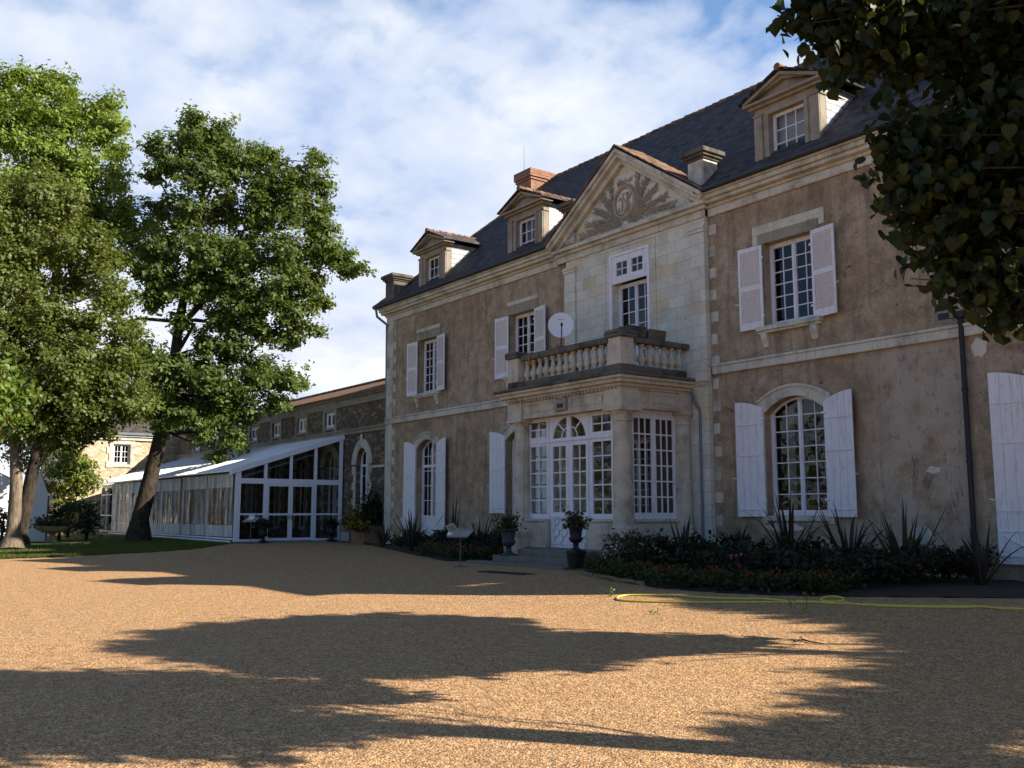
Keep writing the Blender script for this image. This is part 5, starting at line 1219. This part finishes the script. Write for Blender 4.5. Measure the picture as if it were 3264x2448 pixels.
bedfill('bed_foliage', 'dark leafy plants filling the left flower bed beside the porch', 'plants', 'leaf_bed', -36.3, -23.6, fL, .5, 3.6, 18.9, 1500, lambda a, d_: (.46 + .2 * math.sin(a * 2.1)) * min(1, .4 + d_ * .5), .13,
        [('bed_flowers', 'small pink and crimson flowers dotted through the left flower bed', 'petal_pink', 26, 1, .06)], sub=11)
bedfill('begonia_leaves', 'low green begonia foliage edging the left flower bed', 'plants', 'leaf_fresh', -28.5, -23.2, fL, .05, .9, 18, 420, lambda a, d_: .22, .09,
        [('begonia_flowers', 'bright red begonia flowers edging the left flower bed', 'petal_red', 40, 1, .09)], sub=7)
m = MB(); ed = [on_ground(u, v) for u, v in ((1845, 1829), (1940, 1846), (2060, 1866))]
for a, b in zip(ed, ed[1:]): m.bar(a + Vector((0, -.05, .03)), b + Vector((0, -.05, .03)), .04, .10)
tag(m.build('wooden_edging', 'wood_edge', bevel=.006), 'weathered wooden board edging the right flower bed near the porch', 'edging')

def flax(label, x, y, h, n, spread=.5, droop=.25):
    t = thing('flax_plant', label, 'plant', (x, y, ground_z(x, y) + .06), 'spiky flax plants in the beds'); m = MB()
    for i in range(n):
        az = random.uniform(0, 2 * math.pi); sp = random.uniform(.08, 1) * spread * 1.25; L = h * 1.12 * random.uniform(.6, 1.0); w_ = random.uniform(.034, .055); dr = droop * random.random() ** 2 * 2.2
        dirv = Vector((math.cos(az), math.sin(az), 0)); sd = Vector((-dirv.y, dirv.x, 0)); pts = []
        for k in range(8):
            s_ = k / 7; pts.append((dirv * (.05 + sp * s_ * L + dr * L * s_ ** 3 * .7) + Vector((0, 0, L * (s_ - dr * s_ ** 3 * .75))), w_ * (1 - s_ ** 3) * (.6 + .8 * s_ * (1 - s_)) + .002))
        b = len(m.v)
        for c, ww in pts: m.v += [tuple(c - sd * ww), tuple(c + dirv * ww * .5 - Vector((0, 0, ww * .3))), tuple(c + sd * ww)]
        for k in range(7):
            for e in (0, 1): m.f.append([b + k * 3 + e, b + k * 3 + e + 1, b + k * 3 + e + 4, b + k * 3 + e + 3]); m.m.append(0)
    m.build('leaf_blades', 'leaf_flax', t, world=False)
    return t
flax('large spiky flax plant under the right shutter of the arched window', -13.75, 17.4, 1.75, 26, .42)
flax('broad flax plant right of the arched window, midway to the drainpipe', -12.3, 17.5, 1.55, 24, .5)
flax('dense drooping flax plant beside the dark drainpipe', -10.75, 17.0, 1.5, 44, .45, .55)
flax('flax plant with long arching leaves beside the porch side window', -17.0, 17.5, 1.35, 22, .6, .5)
flax('small upright flax plant beneath the left shutter of the arched window', -16.0, 18.2, 1.15, 16, .4)
flax('low flax plant right of the dark drainpipe', -9.6, 17.6, 1.1, 18, .6, .5)
flax('dense flax plant in front of the narrow french window by the house corner', -30.0, 17.3, 1.35, 30, .5, .3)
flax('two tall bladed flax plant left of the menu stand', -27.2, 17.2, 1.75, 7, .2, .1)
flax('ragged flax plant midway between the menu stand and the porch urn', -25.6, 17.2, 1.2, 24, .5, .4)
flax('flax plant close behind the blue-grey urn', -23.9, 17.0, 1.45, 22, .45, .4)
flax('small flax plant nearest the house corner', -34.0, 18.3, 1.0, 18, .5, .4)
for i, (u, v, h, lab) in enumerate(((2572, 1953, .32, 'tallest green weed sprouting in the gravel below the hose'), (2521, 1941, .16, 'tiny weed in the gravel left of the tallest weed'), (2096, 1958, .10, 'flat weed tuft in the sunlit gravel below the hose loop'), (1948, 1903, .16, 'small weed at the left end of the hose loop'))):
    t = thing('weed', lab, 'weed', GP(u, v), 'weeds in the gravel'); k = 26 if h > .2 else 16
    p = np.stack([rng.normal(size=k) * .04, rng.normal(size=k) * .04, rng.random(k) * h], 1); scatter('leaves', 'leaf_light', p, .05, t, world=False)
    m = MB(); m.tube([(0, 0, 0), (.01, 0, h)], .004, 4); m.build('stem', 'leaf_fresh', t, world=False)

# ------------------------------------------------------------------ trees
K = 3264 / 2212
def lob(rows, dist, jit=1.0, back=True, seed=1):
    r0 = random.Random(seed); out = []
    for i, (x, y, r_, *rest) in enumerate(rows):
        off = rest[0] if rest else 0.0; rm = r_ * K / FPX * dist
        if back:
            for s in ((-1, 1) if r0.random() < .8 else (r0.choice((-1, 1)),)):
                c = at_dist(x * K + r0.uniform(-.15, .15) * r_, y * K + r0.uniform(-.15, .15) * r_, dist + off + s * rm * r0.uniform(.35, .9) * jit); out.append(((c.x, c.y, c.z), rm * r0.uniform(.52, .77)))
        else: c = at_dist(x * K, y * K, dist + off); out.append(((c.x, c.y, c.z), rm))
    return out
def tree(name, label, cat, base, trunks, limbs, lobes, mat, bark, per, size, sub=14, spread=.3, shape='diamond', up=.5, droop=.1, shell=.5, group=None, aspect=.6, spray=.0):
    t = thing(name, label, cat, tuple(base), group); m = MB()
    for path, r0, r1, fl in trunks:
        k = len(path); m.tube(path, [(r0 + (r1 - r0) * i / (k - 1)) * (fl if i == 0 else 1) for i in range(k)], 12)
    for path, r0, r1 in limbs:
        k = len(path); m.tube(path, [r0 + (r1 - r0) * i / (k - 1) for i in range(k)], 7)
    m.build('trunk', bark, t, smooth=True)
    p, ow = lobe_points(lobes, per, sub, spread, shell, spray=spray)
    scatter('crown', mat, p, size, t, up=up, droop=droop, shape=shape, outward=ow * 1.9, aspect=aspect)
    return t
def wig(a, b, n=5, amp=.25):
    a, b = Vector(a), Vector(b); return [a.lerp(b, i / n) + (Vector((random.uniform(-1, 1), random.uniform(-1, 1), random.uniform(-.3, .8))) * amp * (a - b).length / 8 if 0 < i < n else Vector()) for i in range(n + 1)]
def dpath(pts, dist): return [at_dist(x * K, y * K, dist) for x, y in pts]
# oak with the leaning trunk
ob = on_ground(440, 1727); od = ob.xy.length
oak_rows = [(418, 262, 30), (410, 310, 46), (470, 290, 38), (485, 345, 55), (375, 350, 52), (335, 318, 32), (330, 375, 38), (430, 380, 60), (540, 350, 42), (575, 335, 26), (575, 400, 55), (640, 385, 45), (680, 350, 28), (690, 400, 34), (640, 450, 60), (700, 465, 26), (690, 500, 36), (560, 460, 62), (480, 450, 62), (400, 460, 58), (340, 450, 40), (355, 530, 50), (440, 540, 62), (530, 555, 66), (620, 550, 62), (690, 545, 48), (738, 560, 34), (780, 580, 20), (755, 590, 18), (660, 610, 52), (690, 650, 28), (640, 680, 50), (690, 710, 18), (600, 630, 58), (540, 660, 55), (490, 620, 55), (430, 620, 50), (360, 610, 50), (310, 580, 40), (330, 655, 30), (480, 690, 48), (560, 715, 42), (625, 735, 30), (500, 760, 50), (440, 745, 38), (560, 800, 50), (620, 820, 42), (655, 830, 24), (520, 840, 55), (450, 830, 55), (390, 800, 50), (345, 790, 45), (330, 850, 50), (400, 890, 52), (470, 890, 48), (530, 890, 38), (355, 905, 30), (440, 935, 32), (490, 945, 34), (478, 985, 20), (515, 955, 20), (590, 870, 34), (390, 700, 30), (300, 760, 40)]
oak_l = lob(oak_rows, od, seed=3)
tr = dpath([(298, 1170), (303, 1120), (318, 1060), (333, 1000), (349, 930), (364, 860), (378, 770), (388, 690), (404, 610), (420, 530), (436, 450), (440, 380)], od)
lim = [(dpath([(378, 770), (420, 700), (350, 692), (300, 688), (270, 700)], od), .13, .06), (dpath([(385, 710), (450, 640), (520, 590), (600, 560), (690, 545)], od), .17, .04), (dpath([(404, 610), (470, 560), (520, 510), (560, 450), (640, 400)], od), .15, .03), (dpath([(420, 530), (380, 460), (345, 390)], od), .1, .03), (dpath([(364, 860), (440, 800), (520, 780), (610, 700), (650, 640)], od), .14, .03), (dpath([(364, 860), (450, 850), (560, 830), (640, 830)], od), .1, .03), (dpath([(436, 450), (470, 380), (470, 300)], od), .09, .02), (dpath([(440, 390), (420, 320), (418, 262)], od), .06, .02)]
for c, r_ in oak_l[::3]: lim.append((wig(tr[min(10, max(4, int((1100 - 1) / 110)))] if False else min(tr[4:], key=lambda q: (q - Vector(c)).length), c, 5, .5), .07, .015))
tree('oak_tree', 'leaning oak with dark trunk beside the white veranda', 'tree', ob, [(tr, .44, .10, 1.5)], lim, oak_l, 'leaf_oak', 'dark_bark', 38, .235, shape='oak', sub=40, spread=.17, shell=.35, spray=.9)
# olive-green lime, pale trunk
lb = on_ground(55, 1753); ld = lb.xy.length
lime_rows = [(70, 420, 62), (140, 440, 60), (30, 480, 70), (190, 500, 55), (110, 520, 80), (215, 560, 55), (30, 580, 80), (160, 610, 80), (245, 640, 52), (80, 670, 90), (200, 700, 80), (275, 720, 44), (20, 740, 80), (130, 770, 95), (230, 790, 75), (290, 800, 36), (60, 850, 85), (170, 870, 85), (260, 870, 62), (305, 880, 32), (20, 930, 42), (75, 935, 36), (120, 940, 40), (150, 930, 36), (205, 912, 36), (180, 945, 20), (280, 905, 22), (235, 938, 14), (-60, 600, 120), (-80, 800, 130), (-60, 460, 100)]
lime_l = lob(lime_rows, ld, seed=5)
tA = [on_ground(38, 1754)] + [at_dist(u, v, ld) for u, v in ((42, 1700), (46, 1640), (52, 1540), (50, 1458), (46, 1350), (60, 1200), (80, 1000), (100, 800), (110, 650))]
lim = [(wig(min(tA[3:], key=lambda q: (q - Vector(c)).length), c, 5, .5), .08, .015) for c, r_ in lime_l[::2]]
tree('lime_tree', 'broad olive-green lime tree with pale rough trunk at the lawn edge', 'tree', lb, [(tA, .31, .12, 1.9)], lim, lime_l, 'leaf_lime', 'bark', 42, .165, sub=42, spread=.17, shell=.35, aspect=.8, spray=.75)
# tall light green tree behind
b2 = on_ground(60, 1737); d2 = b2.xy.length
ash_rows = [(30, 165, 34), (20, 215, 48), (85, 185, 38), (130, 190, 40), (160, 205, 26), (75, 250, 58), (150, 255, 55), (205, 240, 38), (235, 225, 26), (215, 285, 48), (255, 275, 26), (20, 300, 60), (110, 330, 70), (190, 350, 66), (255, 330, 32), (250, 390, 45), (60, 400, 60), (150, 410, 66), (215, 440, 55), (265, 450, 34), (280, 500, 36), (230, 500, 50), (320, 490, 32), (345, 510, 22), (300, 540, 34), (260, 560, 40), (180, 480, 50), (-50, 250, 80), (-60, 380, 90), (120, 480, 60), (350, 470, 18)]
ash_l = lob(ash_rows, d2, seed=8)
tB = [b2] + [at_dist(u, v, d2) for u, v in ((66, 1690), (80, 1620), (102, 1513), (127, 1404), (150, 1250), (165, 1050), (180, 850), (200, 650), (190, 480), (180, 380))]
lim = [(wig(min(tB[5:], key=lambda q: (q - Vector(c)).length), c, 5, .6), .09, .015) for c, r_ in ash_l[::2]] + [(dpath([(200, 400), (255, 330), (298, 320)], d2), .06, .012)]
tree('locust_tree', 'tall light green tree rising behind the olive-green lime', 'tree', b2, [(tB, .36, .12, 1.5)], lim, ash_l, 'leaf_light', 'dark_bark', 36, .23, sub=44, spread=.18, shell=.35, aspect=.5, spray=1.0)
# bright maple low at the left edge
mb_ = Vector(at_dist(-130, 1760, 36)); mb_.z = ground_z(mb_.x, mb_.y)
ml = lob([(5, 800, 34), (20, 850, 34), (-20, 830, 60), (15, 895, 34), (38, 900, 16), (-20, 900, 50), (45, 850, 12), (-60, 780, 70), (-70, 860, 70)], 36, seed=9)
tp = [mb_, mb_ + Vector((0, 0, 2.0)), mb_ + Vector((.1, .1, 4.0)), mb_ + Vector((.2, .1, 6.0))]
tree('maple_tree', 'bright green maple reaching in at the left edge before the lime', 'tree', mb_, [(tp, .16, .07, 1.3)], [(wig(tp[2], c, 4, .3), .05, .012) for c, r_ in ml[::2]], ml, 'leaf_maple', 'bark', 34, .17, shape='linden', sub=12, spread=.22)
# wisteria and dark bushes behind the lawn
wb = on_ground(190, 1712); wb = Vector(at_dist(215, 1690, 61)); wb.z = ground_z(wb.x, wb.y)
wl = lob([(150, 985, 24), (178, 1000, 26), (125, 1010, 22), (160, 1030, 28), (195, 1030, 20), (115, 1048, 18), (135, 1060, 22), (175, 1055, 20), (100, 1030, 12), (205, 1045, 12), (140, 1085, 14), (160, 1000, 26)], 61, seed=10, jit=.7)
t = tree('wisteria', 'yellow-green wisteria bush with lilac flower clusters beside the veranda', 'shrub', wb, [([wb, wb + Vector((.1, 0, .8)), wb + Vector((-.1, .1, 1.8))], .1, .06, 1.3)], [(wig(wb + Vector((0, 0, 1.2)), c, 4, .4), .05, .012) for c, r_ in wl[::2]], wl, 'leaf_wisteria', 'dark_bark', 95, .24, sub=13, spread=.22, aspect=.5)
q = []
for c, r_ in wl[::2]:
    for _ in range(2):
        a = random.uniform(0, 6.28); e = Vector(c) + Vector((.7, -.6, 0)).normalized() * r_ * 1.0 + Vector((random.uniform(-1, 1) * r_ * .7, random.uniform(-1, 1) * r_ * .5, random.uniform(-.5, .4) * r_))
        for k in range(14): q.append((e.x + random.gauss(0, .03), e.y + random.gauss(0, .03), e.z - k * .022))
scatter('flower_cluster', 'petal_lilac', np.array(q), .06, t)
def bush(label, rows, dist, seed, mat='leaf_dark', per=44, size=.22):
    l = lob(rows, dist, seed=seed); b = Vector(l[0][0]); b.z = ground_z(b.x, b.y)
    return tree('evergreen_bush', label, 'bush', b, [([b, b + Vector((0, 0, .8)), b + Vector((.05, .05, 1.6))], .08, .04, 1.2)], [(wig(b + Vector((0, 0, .8)), c, 3, .3), .04, .01) for c, r_ in l[::2]], l, mat, 'dark_bark', per, size, sub=10, spread=.25, group='dark bushes behind the lawn')
bush('dark evergreen bush between the wisteria and the veranda door', [(190, 1095, 24), (200, 1125, 22), (180, 1130, 24), (170, 1095, 20), (207, 1100, 14), (195, 1145, 18)], 57, 11)
bush('dark evergreen bush under the wisteria, behind the stone basin', [(130, 1110, 24), (150, 1120, 24), (110, 1110, 16), (140, 1140, 18), (160, 1095, 18)], 58, 12)
bush('dark evergreen bush at the far left behind the lime trunk', [(5, 1130, 28), (-30, 1120, 40), (20, 1150, 16), (-10, 1160, 24)], 60, 13)
bush('dark evergreen bush filling the gap behind the twin trunks', [(60, 1000, 30), (90, 985, 28), (75, 1040, 14), (110, 960, 30), (60, 960, 34), (130, 950, 30), (30, 985, 24)], 64, 14)
# marquees beyond the lawn
def marquee(label, u0, u1, dist, zt, za, deep=8):
    a, b = at_dist(u0, 1634, dist), at_dist(u1, 1634, dist); a.z = b.z = 0; t = thing('marquee', label, 'tent', ((a.x + b.x) / 2, (a.y + b.y) / 2, 0), 'white marquees beyond the lawn')
    n = Vector((a.x + b.x, a.y + b.y, 0)).normalized() * deep; c = (a + b) / 2; m = MB(); z0 = -.1
    for p, q in ((a, b), (b, b + n), (b + n, a + n), (a + n, a)):
        k = 8
        for i in range(k): s, e = p.lerp(q, i / k), p.lerp(q, (i + 1) / k); m.poly((s.x, s.y, z0), (e.x, e.y, z0), (e.x, e.y, zt), (s.x, s.y, zt))
    m.build('side_wall', 'tent_white', t)
    m = MB(); r0, r1 = c.copy(), c + n; o_ = (b - a).normalized() * .15
    A, B, Cc, Dd = a - o_, b + o_, b + o_ + n, a - o_ + n
    for p, q, r_, s in ((A, (0), (0), Dd),):
        m.poly((A.x, A.y, zt), (r0.x, r0.y, za), (r1.x, r1.y, za), (Dd.x, Dd.y, zt)); m.poly((B.x, B.y, zt), (r0.x, r0.y, za), (r1.x, r1.y, za), (Cc.x, Cc.y, zt))
    m.poly((a.x, a.y, zt + .003), (b.x, b.y, zt + .003), (r0.x, r0.y, za)); m.poly((a.x + n.x, a.y + n.y, zt + .003), (b.x + n.x, b.y + n.y, zt + .003), (r1.x, r1.y, za)); m.build('tent_roof', 'tent_white', t)
    m = MB(); pr = [(A, B), (B, Cc)]
    for p, q in pr: m.bar((p.x, p.y, zt - .12), (q.x, q.y, zt - .12), .03, .25)
    m.build('valance', 'tent_white', t); m = MB()
    for p in (a, b, b + n, a + n): m.tube([(p.x, p.y, -.1), (p.x, p.y, zt)], .05, 8)
    m.build('pole', 'steel_grey', t)
    return t
marquee('white marquee at the left edge, catching the sun behind the pale trunk', -420, 40, 66, 3.3, 5.2)
marquee('smaller bluish-white marquee in shade behind the twin trunks', 85, 152, 57, 2.3, 3.6, 5)

# ------------------------------------------------------------------ foreground lindens along the right side of the court
def spot_lobes(rows): return [((lambda c: (c.x, c.y, c.z))(at_dist(u, v, d_)), r_ / FPX * d_ * 1.05) for u, v, r_, d_ in rows]
LB = Vector((-1.5, 7.9, ground_z(-1.5, 7.9)))
near = spot_lobes([(2600, 20, 60, 7.3), (2680, 60, 100, 7.5), (2760, 20, 120, 7.6), (2740, 170, 70, 7.6), (2860, 100, 140, 7.9), (2930, 205, 40, 7.9), (2960, 60, 150, 8.1), (3060, 150, 100, 8.2), (3180, 100, 170, 8.3), (3260, 240, 160, 8.4), (3240, 380, 130, 8.4), (3200, 480, 140, 8.4), (3060, 470, 80, 8.2), (2960, 440, 70, 8.0), (2880, 430, 45, 7.8), (2870, 530, 50, 7.8), (2950, 540, 90, 8.0), (3060, 590, 120, 8.2), (3180, 630, 150, 8.4), (2930, 640, 55, 7.9), (2985, 720, 60, 8.0), (3080, 740, 100, 8.2), (3180, 790, 150, 8.4), (3060, 820, 55, 8.1), (3150, 880, 60, 8.2), (3220, 940, 60, 8.3), (3260, 960, 70, 8.4), (3290, 1020, 40, 8.4), (3300, 700, 180, 8.6), (3330, 300, 200, 8.7)])
def shade_spots(poly, step, inset=.6):
    """ground points inside the outline of a tree's shadow as the photo shows it"""
    g = [on_ground(a * K, 1700 + b * K) for a, b in poly]; out = []
    def inside(x, y):
        c = False
        for p, q in zip(g, g[1:] + g[:1]):
            if (p.y > y) != (q.y > y) and x < (q.x - p.x) * (y - p.y) / (q.y - p.y) + p.x: c = not c
        return c
    x0, x1, y0, y1 = min(p.x for p in g), max(p.x for p in g), min(p.y for p in g), max(p.y for p in g)
    for i in range(int((x1 - x0) / step) + 1):
        for j in range(int((y1 - y0) / step) + 1):
            x, y = x0 + (i + .5 + random.uniform(-.25, .25)) * step, y0 + (j + .5 + random.uniform(-.25, .25)) * step
            if inside(x, y) and inside(x + .766 * inset, y + .643 * inset) and inside(x - .766 * inset, y - .643 * inset) and inside(x - .45 * inset, y + .5 * inset) and inside(x + .45 * inset, y - .5 * inset): out.append((x, y, ground_z(x, y)))
    return out
def crown_for(spots, bases, lo, hi, r_):
    """crown lobes that throw those shadows, each on the nearest of the trunks"""
    res = [[] for _ in bases]
    for x, y, g in spots:
        best = None
        for k, (bx, by_) in enumerate(bases):
            h = min(hi, max(lo, ((bx - x) * 1.25 + (by_ - y) * 1.05) / 2.665)); e = math.hypot(x + h * 1.25 - bx, y + h * 1.05 - by_)
            if best is None or e < best[0]: best = (e, k, h)
        h = min(hi, max(lo, best[2] + random.uniform(-.7, .7))); res[best[1]].append(((x + h * 1.25, y + h * 1.05, g + h), r_ * random.uniform(.85, 1.1)))
    return res
SH1 = [(-60, 268), (100, 278), (250, 305), (330, 330), (450, 335), (560, 350), (640, 362), (750, 383), (860, 402), (880, 418), (820, 440), (700, 460), (560, 474), (420, 488), (300, 496), (150, 500), (60, 503), (-260, 500)]
rest = crown_for(shade_spots(SH1, .45, .42), [(LB.x, LB.y)], 3.6, 9.0, .42)[0]
tl = [LB, LB + Vector((0, .02, 1.2)), LB + Vector((.02, 0, 2.4)), LB + Vector((-.05, .05, 3.6)), LB + Vector((0, 0, 5.2)), LB + Vector((-.1, 0, 7.2))]
lim = [(wig(min(tl[2:], key=lambda q: abs(q.z - c[2] + .8)), c, 6, .5), .02, .005) for c, r_ in (near[::2] + rest[::5])]
lt_ = thing('linden_tree', 'near linden with large heart-shaped leaves hanging into the upper right', 'tree', tuple(LB), 'lindens along the right of the court')
m = MB(); m.tube(tl, [.30, .22, .21, .20, .15, .05], 12)
for path, a, b in lim: m.tube(path, [a + (b - a) * i / (len(path) - 1) for i in range(len(path))], 6)
# twig with single leaves low in the picture
tw = [at_dist(u, v, 8.0) for u, v in ((3160, 880), (3060, 893), (2980, 893), (2900, 888))]; m.tube(tw, [.008, .006, .005, .003], 5)
tw2 = [at_dist(u, v, 7.2) for u, v in ((2680, 60), (2570, 75), (2500, 42))]; m.tube(tw2, [.006, .004, .003], 5)
spr = []
for (u0, v0), (u1, v1), d_ in (((2700, 20), (2560, -10), 7.3), ((2640, 90), (2530, 130), 7.4), ((2700, 200), (2640, 290), 7.5), ((2820, 260), (2790, 320), 7.7), ((2900, 300), (2870, 350), 7.9), ((2900, 420), (2770, 410), 7.7), ((2880, 470), (2790, 500), 7.7), ((2900, 600), (2800, 630), 7.8), ((2920, 700), (2840, 740), 7.9), ((2960, 800), (2890, 830), 8.0), ((3080, 920), (3020, 970), 8.1), ((3180, 990), (3140, 1040), 8.3), ((2860, 180), (2880, 270), 7.9), ((3100, 380), (3040, 400), 8.1)):
    path = [at_dist(u0 + (u1 - u0) * k / 4, v0 + (v1 - v0) * k / 4 - 12 * math.sin(k * .8), d_) for k in range(5)]; m.tube(path, [.007, .006, .005, .004, .002], 5)
    for k in range(9):
        q = path[0].lerp(path[-1], random.uniform(.1, 1)); spr.append(tuple(q + Vector((random.gauss(0, .05), random.gauss(0, .05), random.uniform(-.09, .0)))))
m.build('trunk', 'dark_bark', lt_, smooth=True)
p1, o1 = lobe_points(near, 520, 11, .12, .25); p2_, o2 = lobe_points(rest, 200, 9, .11, .3)
p3_ = np.array([tuple(q + Vector((0, 0, -.05))) for q in (tw[1].lerp(tw[2], .0), tw[1].lerp(tw[2], .45), tw[2], tw[2].lerp(tw[3], .6), tw[3], tw2[0], tw2[1], tw2[2], tw2[1].lerp(tw2[2], .5))] + spr); o3 = np.zeros_like(p3_)
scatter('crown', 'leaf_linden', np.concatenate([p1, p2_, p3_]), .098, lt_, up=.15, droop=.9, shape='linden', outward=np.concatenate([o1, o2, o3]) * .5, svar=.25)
def linden(label, base, l):
    B = Vector((base[0], base[1], ground_z(*base))); zs = [c[2] for c, r_ in l]; zc, zt = sum(zs) / len(zs), max(zs)
    tk = [B, B + Vector((.02, 0, 1.5)), B + Vector((0, .03, 3.2)), Vector((B.x, B.y, zc)), Vector((B.x, B.y, zt))]
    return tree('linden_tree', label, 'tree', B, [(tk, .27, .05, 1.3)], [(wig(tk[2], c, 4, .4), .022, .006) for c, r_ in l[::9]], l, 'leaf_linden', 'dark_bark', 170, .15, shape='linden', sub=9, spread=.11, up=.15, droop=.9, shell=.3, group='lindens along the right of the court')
SH2 = [(215, 250), (300, 210), (450, 190), (640, 177), (850, 170), (1050, 177), (1190, 186), (1150, 203), (1330, 212), (1500, 219), (1640, 226), (1690, 238), (1600, 256), (1400, 278), (1250, 310), (1100, 304), (950, 318), (830, 322), (700, 314), (550, 307), (420, 292), (300, 270)]
SH3 = [(1895, 205), (1965, 245), (1890, 300), (1820, 350), (1750, 400), (1720, 440), (1730, 520), (2300, 520), (2300, 40), (1560, 60), (1450, 145), (1600, 168), (1740, 182)]
linden('second linden, just outside the picture, that shades the middle of the gravel', (-2.6, 13.4), crown_for(shade_spots(SH2, .48, .5), [(-2.6, 13.4)], 3.9, 10.5, .36)[0])
BS = [(-.6, 22.6), (5.2, 14.6), (3.4, 19.4), (4.0, 10.0)]
for B_, l_, lab in zip(BS, crown_for(shade_spots(SH3, .6, .5), BS, 3.2, 10.5, .6), ('third linden, outside the picture beside the house end, shading the hose', 'fourth linden, outside the picture, shading the gravel at the right edge', 'fifth linden, outside the picture, furthest behind the house end', 'sixth linden, outside the picture, nearest the right of the camera')):
    if l_: linden(lab, B_, l_)
# the wood on the far side of the court, behind the camera: only its reflection shows in the panes
pw = []
for i in range(150):
    a = R(random.uniform(185, 372)); q = Vector((-18 + 46 * math.cos(a), 2 + 40 * math.sin(a), random.uniform(0, 6.5))); n = 90
    if q.y > -6: continue
    pw.append(np.array(q)[None] + rng.normal(size=(n, 3)) * np.array([2.6, 2.6, 2.0]))
pw = np.concatenate(pw); pw[:, 2] = np.abs(pw[:, 2])
o = scatter('woodland', 'leaf_oak', pw, .8, up=.2); tag(o, 'dark wood across the court that the window panes mirror', 'wood'); o['kind'] = 'stuff'
